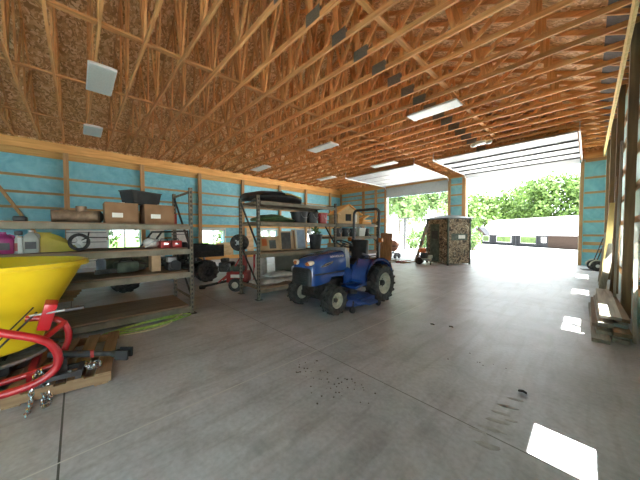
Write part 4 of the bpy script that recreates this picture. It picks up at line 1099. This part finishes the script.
# camouflage blind
Bl = thing('hunting_blind', 'camouflage cabin-shaped hunting blind standing at the wall between the doors', 'hunting blind', (-4.30, 11.97, 0), math.radians(-25))
a = .60
n = MB().b2((-a, -a, .05), (a, a, 1.98)).build('body', 'camo', Bl, False)
MB().loft([[(-a - .11, -a - .11, 1.95), (a + .11, -a - .11, 1.95), (a + .11, a + .11, 1.95), (-a - .11, a + .11, 1.95)], [(-a - .11, -a - .11, 1.99), (a + .11, -a - .11, 1.99), (a + .11, a + .11, 1.99), (-a - .11, a + .11, 1.99)], [(-.28, -.28, 2.13), (.28, -.28, 2.13), (.28, .28, 2.13), (-.28, .28, 2.13)]]).build('roof', 'grey_bin', Bl, False)
for sx, sy in ((-1, -1), (1, -1), (1, 1), (-1, 1)): MB().b2((sx * a - .03, sy * a - .03, 0), (sx * a + .03, sy * a + .03, 1.97)).build('corner_post', 'olive', Bl, False)
MB().b2((-.40, -a - .012, .10), (.12, -a, 1.75)).build('door_flap', 'olive', Bl, False)
MB().b2((-.32, -a - .02, 1.1), (.05, -a - .010, 1.45)).build('window_flap', 'black', Bl, False)
MB().b2((a, -.05, 1.12), (a + .012, .32, 1.27)).build('paper_sign', 'paper', Bl, False)
MB().b2((a, -.42, 1.05), (a + .010, .45, 1.33)).build('window_flap', 'olive', Bl, False)
t = thing('lumber_plank', 'long grey plank leaning against the side of the camouflage blind', 'plank', (-5.32, 11.36, 0))
MB().bar((-.12, -.1, .03), (.32, .12, 1.78), .14, .04, (.5, -1, 0)).build('plank', 'grey_z', t, False)
pw = thing('pressure_washer', 'small wheeled pressure washer with orange cover before the blind', 'pressure washer', (-4.86, 10.95, 0), .3)
MB().box((0, 0, .22), (.50, .34, .10), None, .02).build('frame', 'silver', pw); MB().box((-.04, 0, .38), (.30, .28, .24), None, .04).build('engine', 'dark_metal', pw)
MB().box((-.10, .02, .60), (.28, .28, .22), None, .06).build('cover', 'orange', pw); MB().box((.2, 0, .34), (.18, .2, .14), None, .03).build('pump', 'white', pw)
for s in (-1, 1):
    w = MB().lathe([(0, -.03), (.14, -.035), (.15, 0), (.14, .035), (0, .03)], (-.22, s * .22, .15), 'y').build('wheel', 'rubber', pw)
    MB().tube([(-.22, s * .16, .25), (-.40, s * .16, .85)], .014, 8).build('handle_bar', 'dark_metal', pw)
MB().tube([(-.40, -.16, .85), (-.40, .16, .85)], .016, 8).build('handle_grip', 'black', pw); MB().b2((.20, -.12, 0), (.24, .12, .18)).build('stand', 'dark_metal', pw, False)

# ------------------------------------------------------------------ right wall clutter
def leaning(label, x, y, xt, yt, h, w, th, mat, rz_up=(0, 1, 0), group='planks leaning on the posts', name='lumber_plank'):
    o = MB().bar((x, y, 0.012), (xt, yt, h), w, th, rz_up).build(name, mat, None, False)
    return tag(o, label, 'plank', group)
leaning('grey weathered plank leaning by the hand truck, farthest of the leaning planks', .28, 10.5, .38, 10.75, 1.38, .12, .05, 'grey_z')
leaning('second grey plank leaning on the right posts before the farthest one', .27, 9.75, .37, 10.0, 1.36, .11, .05, 'grey_z')
leaning('dark brown plank leaning between grey and yellow planks', .29, 9.3, .375, 9.45, 1.2, .04, .14, 'brown_z')
leaning('bright yellow plank leaning against the dark post', .25, 8.45, .375, 8.72, 2.05, .10, .06, 'yellow_plank')
leaning('short grey plank leaning low beside the yellow plank', .21, 8.0, .36, 8.3, 1.15, .10, .05, 'grey_z')
leaning('narrow pale batten leaning on the dark post behind lumber stack', .34, 7.55, .385, 7.75, 2.5, .035, .10, 'pallet_z')
leaning('thin tall batten leaning nearest the big dark post', .345, 6.85, .38, 7.0, 3.0, .03, .08, 'grey_z')
leaning('short brown stud leaning beside the thin tall batten', .31, 7.25, .375, 7.35, 1.3, .04, .10, 'brown_z')
leaning('narrow pale batten leaning low in front of the big dark post', .43, 5.0, .455, 5.5, 1.25, .035, .05, 'grey_z')
leaning('dark broad plank leaning nearest the camera beside the lumber stack', .44, 4.12, .47, 4.4, 1.35, .045, .16, 'brown_z')
ht = thing('hand_truck', 'two-wheeled hand truck with curved pale fender by the far corner', 'hand truck', (.20, 13.6, 0), -1.35)
for s in (-1, 1):
    w = MB().lathe([(.06, -.03), (.17, -.035), (.185, 0), (.17, .035), (.06, .03)], (s * .22, .02, .185), 'x', 24, True).build('wheel', 'rubber', ht); MB().lathe([(0, -.02), (.07, -.02), (.07, .02), (0, .02)], (s * .22, .02, .185), 'x').build('rim', 'white', w)
    MB().tube([(s * .15, -.08, .05), (s * .15, .02, .4), (s * .15, .22, 1.15)], .018, 8).build('rail', 'dark_metal', ht)
    MB().tube([(s * .22, .02 + .21 * math.cos(q), .185 + .21 * math.sin(q)) for q in [i * PI / 8 for i in range(9)]], .02, 6).build('wheel_guard', 'cream', ht)
MB().tube([(-.15, .22, 1.15), (0, .26, 1.22), (.15, .22, 1.15)], .018, 8).build('handle', 'black', ht); MB().b2((-.2, -.34, .012), (.2, -.06, .03)).build('toe_plate', 'dark_metal', ht, False)
MB().cyl((-.22, .02, .185), (.22, .02, .185), .015).build('axle', 'dark_metal', ht)
for zz in (.45, .8): MB().cyl((-.15, .02 + (zz - .4) * .27, zz), (.15, .02 + (zz - .4) * .27, zz), .014).build('cross_bar', 'dark_metal', ht)
# lumber stack along the right posts
lays = [(.0, [(.14, 7.1, 4.75, .16), (.31, 7.2, 4.9, .15)], .05), (.05, [(.17, 6.9, 5.0, .14), (.32, 7.0, 4.95, .14)], .045),
        (.097, [(.15, 7.2, 5.15, .15), (.32, 7.0, 4.85, .15)], .05), (.149, [(.19, 7.1, 5.0, .14)], .05), (.149, [(.335, 7.2, 5.1, .13)], .05),
        (.201, [(.20, 7.0, 5.35, .13), (.335, 7.3, 5.2, .13)], .05), (.253, [(.24, 7.4, 5.05, .19)], .04)]
names = iter(['wide grey bottom board of the stack on the aisle side', 'grey bottom board of the stack on the wall side', 'weathered board in the stack, second layer, aisle side',
              'weathered board in the stack, second layer, wall side', 'rough board in the stack, third layer, aisle side', 'rough board in the stack, third layer, wall side',
              'greyish board in the stack, fourth layer, aisle side', 'greyish board in the stack, fourth layer, wall side', 'board under the top plank on the aisle side', 'board under the top plank on the wall side', 'wide pale top plank of the lumber stack along the posts'])
random.seed(5)
for z0, bs, th in lays:
    for x, ya, yb, w in bs:
        sk = random.uniform(-.012, .012)
        o = MB().bar((x + sk, yb, z0 + th / 2), (x - sk - .02, ya, z0 + th / 2), w, th - .002).build('lumber_board', random.choice(['grey_y', 'grey_y', 'grey_y', 'deck_y']) if th > .041 else 'grey_y', None, False)
        tag(o, next(names), 'board', 'boards of the lumber stack')
# debris on the slab
MUD = [(-.42, 1.92, .09, .03, .3), (-.44, 2.10, .08, .022, .3), (-.44, 2.22, .08, .02, .35), (-.43, 2.34, .07, .018, .3), (-.41, 2.47, .08, .02, .3), (-.38, 2.62, .07, .02, .3), (-.50, 2.02, .06, .012, .2), (-.36, 2.30, .05, .012, .4)]
m = MB(); random.seed(31)
for px_, py_, l, w, a in MUD:
    n_ = 9
    ring = [(px_ + (l * math.cos(2 * PI * i / n_) * math.cos(a) - w * math.sin(2 * PI * i / n_) * math.sin(a)) * random.uniform(.75, 1.2), py_ + (l * math.cos(2 * PI * i / n_) * math.sin(a) + w * math.sin(2 * PI * i / n_) * math.cos(a)) * random.uniform(.75, 1.2)) for i in range(n_)]
    m.loft([[(x, y, .0005) for x, y in ring], [(px_ + (x - px_) * .9, py_ + (y - py_) * .9, .0025) for x, y in ring]])
tag(m.build('dried_mud', 'mud'), 'row of dried mud tread prints on the slab before the bright sun patch', 'mud', None, 'stuff')
m = MB(); random.seed(21)
for cx_, cy_, n_c, sp in ((-1.72, 1.66, 34, .20), (-2.1, 1.80, 12, .14), (-1.5, 1.75, 16, .12), (-.9, 3.2, 8, .3)):
    for i in range(n_c):
        x, y = random.gauss(cx_, sp), random.gauss(cy_, sp * .6); r = random.uniform(.002, .008)
        m.ball((x, y, r * .5), r, 1, .3, (1.3, 1.2, .7))
tag(m.build('dirt_crumbs', 'dirt'), 'dry dirt crumbs scattered on the slab in the open aisle', 'dirt', None, 'stuff')
for lab, x, y in (('curled dark leaf on the slab near the bright sun patch', -.36, 2.78), ('curled dark leaf on the slab in the mid aisle', -1.58, 3.85), ('small dark leaf farther along the aisle by tyre marks', -1.35, 3.95)):
    q = MB(); q.loft([[(x - .03 + .012 * i, y - .02 + .01 * j * (1 - abs(i - 2.5) / 4), .004 + .008 * abs(j - 2)) for j in range(5)] for i in range(6)], False, False)
    tag(q.build('dry_leaf', 'dirt'), lab, 'leaf', 'dry leaves on the slab')
# ------------------------------------------------------------------ outside
g = MB()
gr = [(-90, -60), (90, -60), (90, YF), (-90, YF)]
g._add([(-90, -60, -.02), (90, -60, -.02), (90, YF, -.02), (-90, YF, -.02), (90, 62, -1.75), (-90, 62, -1.75), (90, 160, -1.9), (-90, 160, -1.9)], [(0, 1, 2, 3), (3, 2, 4, 5), (5, 4, 6, 7)])
gd = g.build('ground', 'gravel', None, False); gd['kind'] = 'structure'

lw = MB()
lw._add([(-90, -60, -.005), (-15.2, -60, -.005), (-15.2, 15, -.005), (-90, 15, -.005)], [(0, 1, 2, 3)])
lw = lw.build('lawn', 'grass', None, False); lw['kind'] = 'structure'
# neighbouring house: long low, right end nearer
Hs = thing('house', 'long low slate-blue and brick house with pale roof beyond the wide door', 'house', (-10.6, 71.3, -1.75), math.atan2(63.6 - 79, -1.2 + 20))
hl = 15.; dp = 7.
MB().b2((-hl * .80, 0, 0), (hl * .45, dp, 2.5)).build('wall', 'siding_blue', Hs, False)
MB().b2((hl * .45, 0, 0), (hl, dp, 2.5)).build('brick_wall', 'brick', Hs, False)
MB().loft([[(-hl * .85, -.7, 2.45), (-hl * .85, dp / 2, 6.3), (-hl * .85, dp + .7, 2.45)], [(hl + .6, -.7, 2.45), (hl + .6, dp / 2, 6.3), (hl + .6, dp + .7, 2.45)]]).build('roof', 'roof_pale', Hs, False)
gb = MB().prism([(-hl * .86, 2.4), (-hl * .70, 4.2), (-hl * .54, 2.4)], -1.6, -.1, 'y').build('gable', 'brick', Hs, False)
for s in (-1, 1): MB().bar((-hl * .70 + s * 2.7, -.9, 2.3), (-hl * .70, -.9, 4.35), 1.7, .12, (0, 0, 1)).build('gable_roof', 'siding_blue', gb, False)
for i, (x0, x1) in enumerate(((-hl * .74, -hl * .60), (-hl * .42, -hl * .14), (hl * .04, hl * .28))):
    f = MB().b2((x0 - .12, -.06, .7), (x1 + .12, 0, 2.2)).build('window', 'silver', Hs, False); MB().b2((x0, -.08, .8), (x1, -.05, 2.1)).build('pane', 'leaf', f, False)
MB().b2((hl * .36, -.08, 1.0), (hl * .43, 0, 2.1)).build('window', 'paper', Hs, False)
for x in (-hl * .5, -hl * .05, hl * .0, hl * .33): MB().b2((x - .12, -.7, 0), (x + .12, -.5, 2.45)).build('porch_post', 'siding_blue', Hs, False)
MB().b2((hl * .60, -.06, 0), (hl * .98, 0, 2.2)).build('garage_door', 'brick', Hs, False)

# trees
def crown(name, rad, zc, n, seed, leaf=.5, mat='leaf', blobs=14, parent=None):
    random.seed(seed); m = MB(); bs = []
    for i in range(blobs):
        a = random.uniform(0, 2 * PI); r = rad[0] * random.uniform(.1, .75); bs.append((V((r * math.cos(a), r * math.sin(a), zc + random.uniform(-.75, .75) * rad[1])), random.uniform(.28, .5) * rad[0]))
    for i in range(n):
        c, br_ = random.choice(bs); d = V((random.gauss(0, 1), random.gauss(0, 1), random.gauss(0, 1))).normalized()
        p = c + d * br_ * random.uniform(.55, 1.05); s = leaf * random.uniform(.6, 1.3)
        u = V((random.gauss(0, 1), random.gauss(0, 1), random.gauss(0, 1))).normalized(); w = u.cross(d)
        if w.length < .05: continue
        w.normalize(); m._add([p - u * s * .5, p + w * s * .3, p + u * s * .5, p - w * s * .3], [(0, 1, 2, 3)])
    return m.build(name, mat, parent, False)
def tree(label, loc, h, r, seed, mat='leaf', n=2600, leaf=.55, trunk=.25, bare=.3, group='trees outside'):
    t = thing('leafy_tree', label, 'tree', loc, 0, group)
    MB().tube([(0, 0, -.3), (.1, 0, h * .35), (0, .1, h * .8)], [trunk, trunk * .8, trunk * .3], 10).build('trunk', 'bark', t)
    b = MB()
    random.seed(seed)
    for i in range(5):
        a = random.uniform(0, 2 * PI); b.tube([(0, 0, h * (bare + .08 * i)), (r * .5 * math.cos(a), r * .5 * math.sin(a), h * (bare + .15 + .09 * i))], [trunk * .35, trunk * .12], 6)
    b.build('branch', 'bark', t)
    crown('foliage', (r, h * (1 - bare) * .5), h * (bare + (1 - bare) * .5), n, seed, leaf, mat, 16, t)
    return t
def ground_z(y): return -.02 if y < YF else (-.02 - 1.73 * (y - YF) / (62 - YF) if y < 62 else -1.75)
def wpos(px, depth):
    th = math.radians(46.4); q = (px - 320) / 255. * depth
    return (-math.sin(th) * depth + math.cos(th) * q, math.cos(th) * depth + math.sin(th) * q)
tl = [(478, 90, 17, 8, 'leafy green tree behind the house roof, nearest the barn wall pier'), (505, 92, 20, 8, 'rounded green tree rising behind the middle of the house'), (535, 84, 21, 8.5, 'broad tall green tree behind the house, middle of three'),
      (560, 80, 22, 8.5, 'tall green tree behind the brick end of the house'), (585, 74, 20, 8, 'green tree behind the house close to the door jamb'), (460, 84, 15, 7, 'green tree standing just behind the camouflage blind gap'), (520, 105, 25, 9, 'tallest hazy tree at the back behind the house')]
for i, (px, dpt, h, r, lab) in enumerate(tl):
    x, y = wpos(px, dpt)
    tree(lab, (x, y, ground_z(y)), h, r, 40 + i, 'leaf', 2600, 1.15, .35, .15)
tl = [(399, 40, 12, 3.0, 'slender tree seen along the edge of the narrower door'), (412, 55, 15, 4.2, 'light green tree in the narrower doorway'), (424, 60, 17, 4.2, 'thin trunked light tree beside the blind seen through doorway'), (436, 52, 15, 3.5, 'airy light green tree above the blind'), (445, 66, 18, 4.5, 'tall airy tree filling the top of the narrower doorway'), (385, 60, 16, 5, 'pale tree hidden mostly by the far wall edge')]
for i, (px, dpt, h, r, lab) in enumerate(tl):
    x, y = wpos(px, dpt)
    tree(lab, (x, y, ground_z(y)), h, r, 60 + i, 'leaf_light', 1500, .7, .16, .3)
for i, (px, dpt, r, lab) in enumerate(((425, 22, 1.1, 'round pale green bush outside between doorway and blind'), (414, 26, 1.1, 'low pale bush outside the narrower doorway'), (473, 24, 1.0, 'yellow-green bush just outside the wide door by the wall pier'))):
    x, y = wpos(px, dpt)
    t = thing('garden_bush', lab, 'bush', (x, y, ground_z(y)), 0, 'bushes outside the doors')
    MB().tube([(0, 0, -.2), (0, 0, .5)], .05, 8).build('stem', 'bark', t); crown('foliage', (r, .9), 1.0, 900, 80 + i, .25, 'leaf_light', 10, t)
for i, y in enumerate((-1.5, 1.2, 3.6, 6.2, 8.6, 11.4, 14.5)):
    t = thing('garden_bush', 'green shrub outside the left wall windows, %s counting from the camera' % ORD[i + 1], 'bush', (-21.5 - (i % 3) * 1.6, y * 1.55 - .6, -.02), 0, 'shrubs outside the wall windows')
    MB().tube([(0, 0, -.2), (0, 0, 1.)], .08, 8).build('stem', 'bark', t); crown('foliage', (2.0, 1.7), 1.9, 1100, 90 + i, .32, 'leaf' if i % 2 else 'leaf_light', 12, t)
t = thing('rain_barrel', 'blue barrel standing outside the window past the vehicle bed', 'barrel', (-19.5, 8.4, -.02))
MB().lathe([(0, 0), (.30, 0), (.34, .3), (.34, .8), (.30, 1.15), (0, 1.15)]).build('barrel', flat('blue_plastic', (.06, .30, .62), .4), t); MB().lathe([(.345, .34), (.36, .36), (.345, .38)], (0, 0, 0), 'z', 24).build('hoop', 'black', t)
x, y = wpos(405, 24)
t = thing('wooden_post', 'dark wooden post with flat crosspiece outside the narrower doorway', 'post', (x, y, ground_z(y)))
MB().b2((-.09, -.09, -.2), (.09, .09, 2.9)).build('post', 'black', t, False); MB().b2((-.8, -.3, 2.9), (.8, .3, 3.0)).build('crosspiece', 'black', t, False)

# ------------------------------------------------------------------ light
wd = bpy.data.worlds.new('world'); SC.world = wd; wd.use_nodes = True
nt = wd.node_tree; bg = nt.nodes['Background']
bg.inputs['Color'].default_value = (.86, .94, 1., 1); bg.inputs['Strength'].default_value = 1.1
sd_ = bpy.data.lights.new('sun', 'SUN'); sd_.energy = 11.; sd_.angle = math.radians(.6); sd_.color = (1, .97, .93)
so = bpy.data.objects.new('sun', sd_); COL.objects.link(so)
dirv = V((-.62, .03, -1.)).normalized()
so.rotation_euler = dirv.to_track_quat('-Z', 'Y').to_euler()

# ------------------------------------------------------------------ camera
f_px = 255.; th = math.radians(46.4); ph = math.atan(8 / 255.)
fw = V((-math.sin(th) * math.cos(ph), math.cos(th) * math.cos(ph), -math.sin(ph)))
rt = V((math.cos(th), math.sin(th), 0)); up = rt.cross(fw)
cd = bpy.data.cameras.new('camera'); co = bpy.data.objects.new('camera', cd); COL.objects.link(co)
mt = Matrix((rt, up, -fw)).transposed().to_4x4(); mt.translation = V((0, 0, 1.4)); co.matrix_world = mt
cd.sensor_width = 36.; cd.lens = f_px / 640 * 36.; cd.clip_start = .01; cd.clip_end = 600
SC.camera = co
vs = SC.view_settings
vs.view_transform = 'Standard'; vs.look = 'None'; vs.gamma = 1.; vs.use_curve_mapping = False; vs.exposure = 2.68
SC.cycles.max_bounces = 10; SC.cycles.diffuse_bounces = 7; SC.cycles.transparent_max_bounces = 8; SC.cycles.transmission_bounces = 8
SC.cycles.use_denoising = True
SC.cycles.caustics_refractive = False; SC.cycles.caustics_reflective = False
SC.cycles.sample_clamp_indirect = 6.
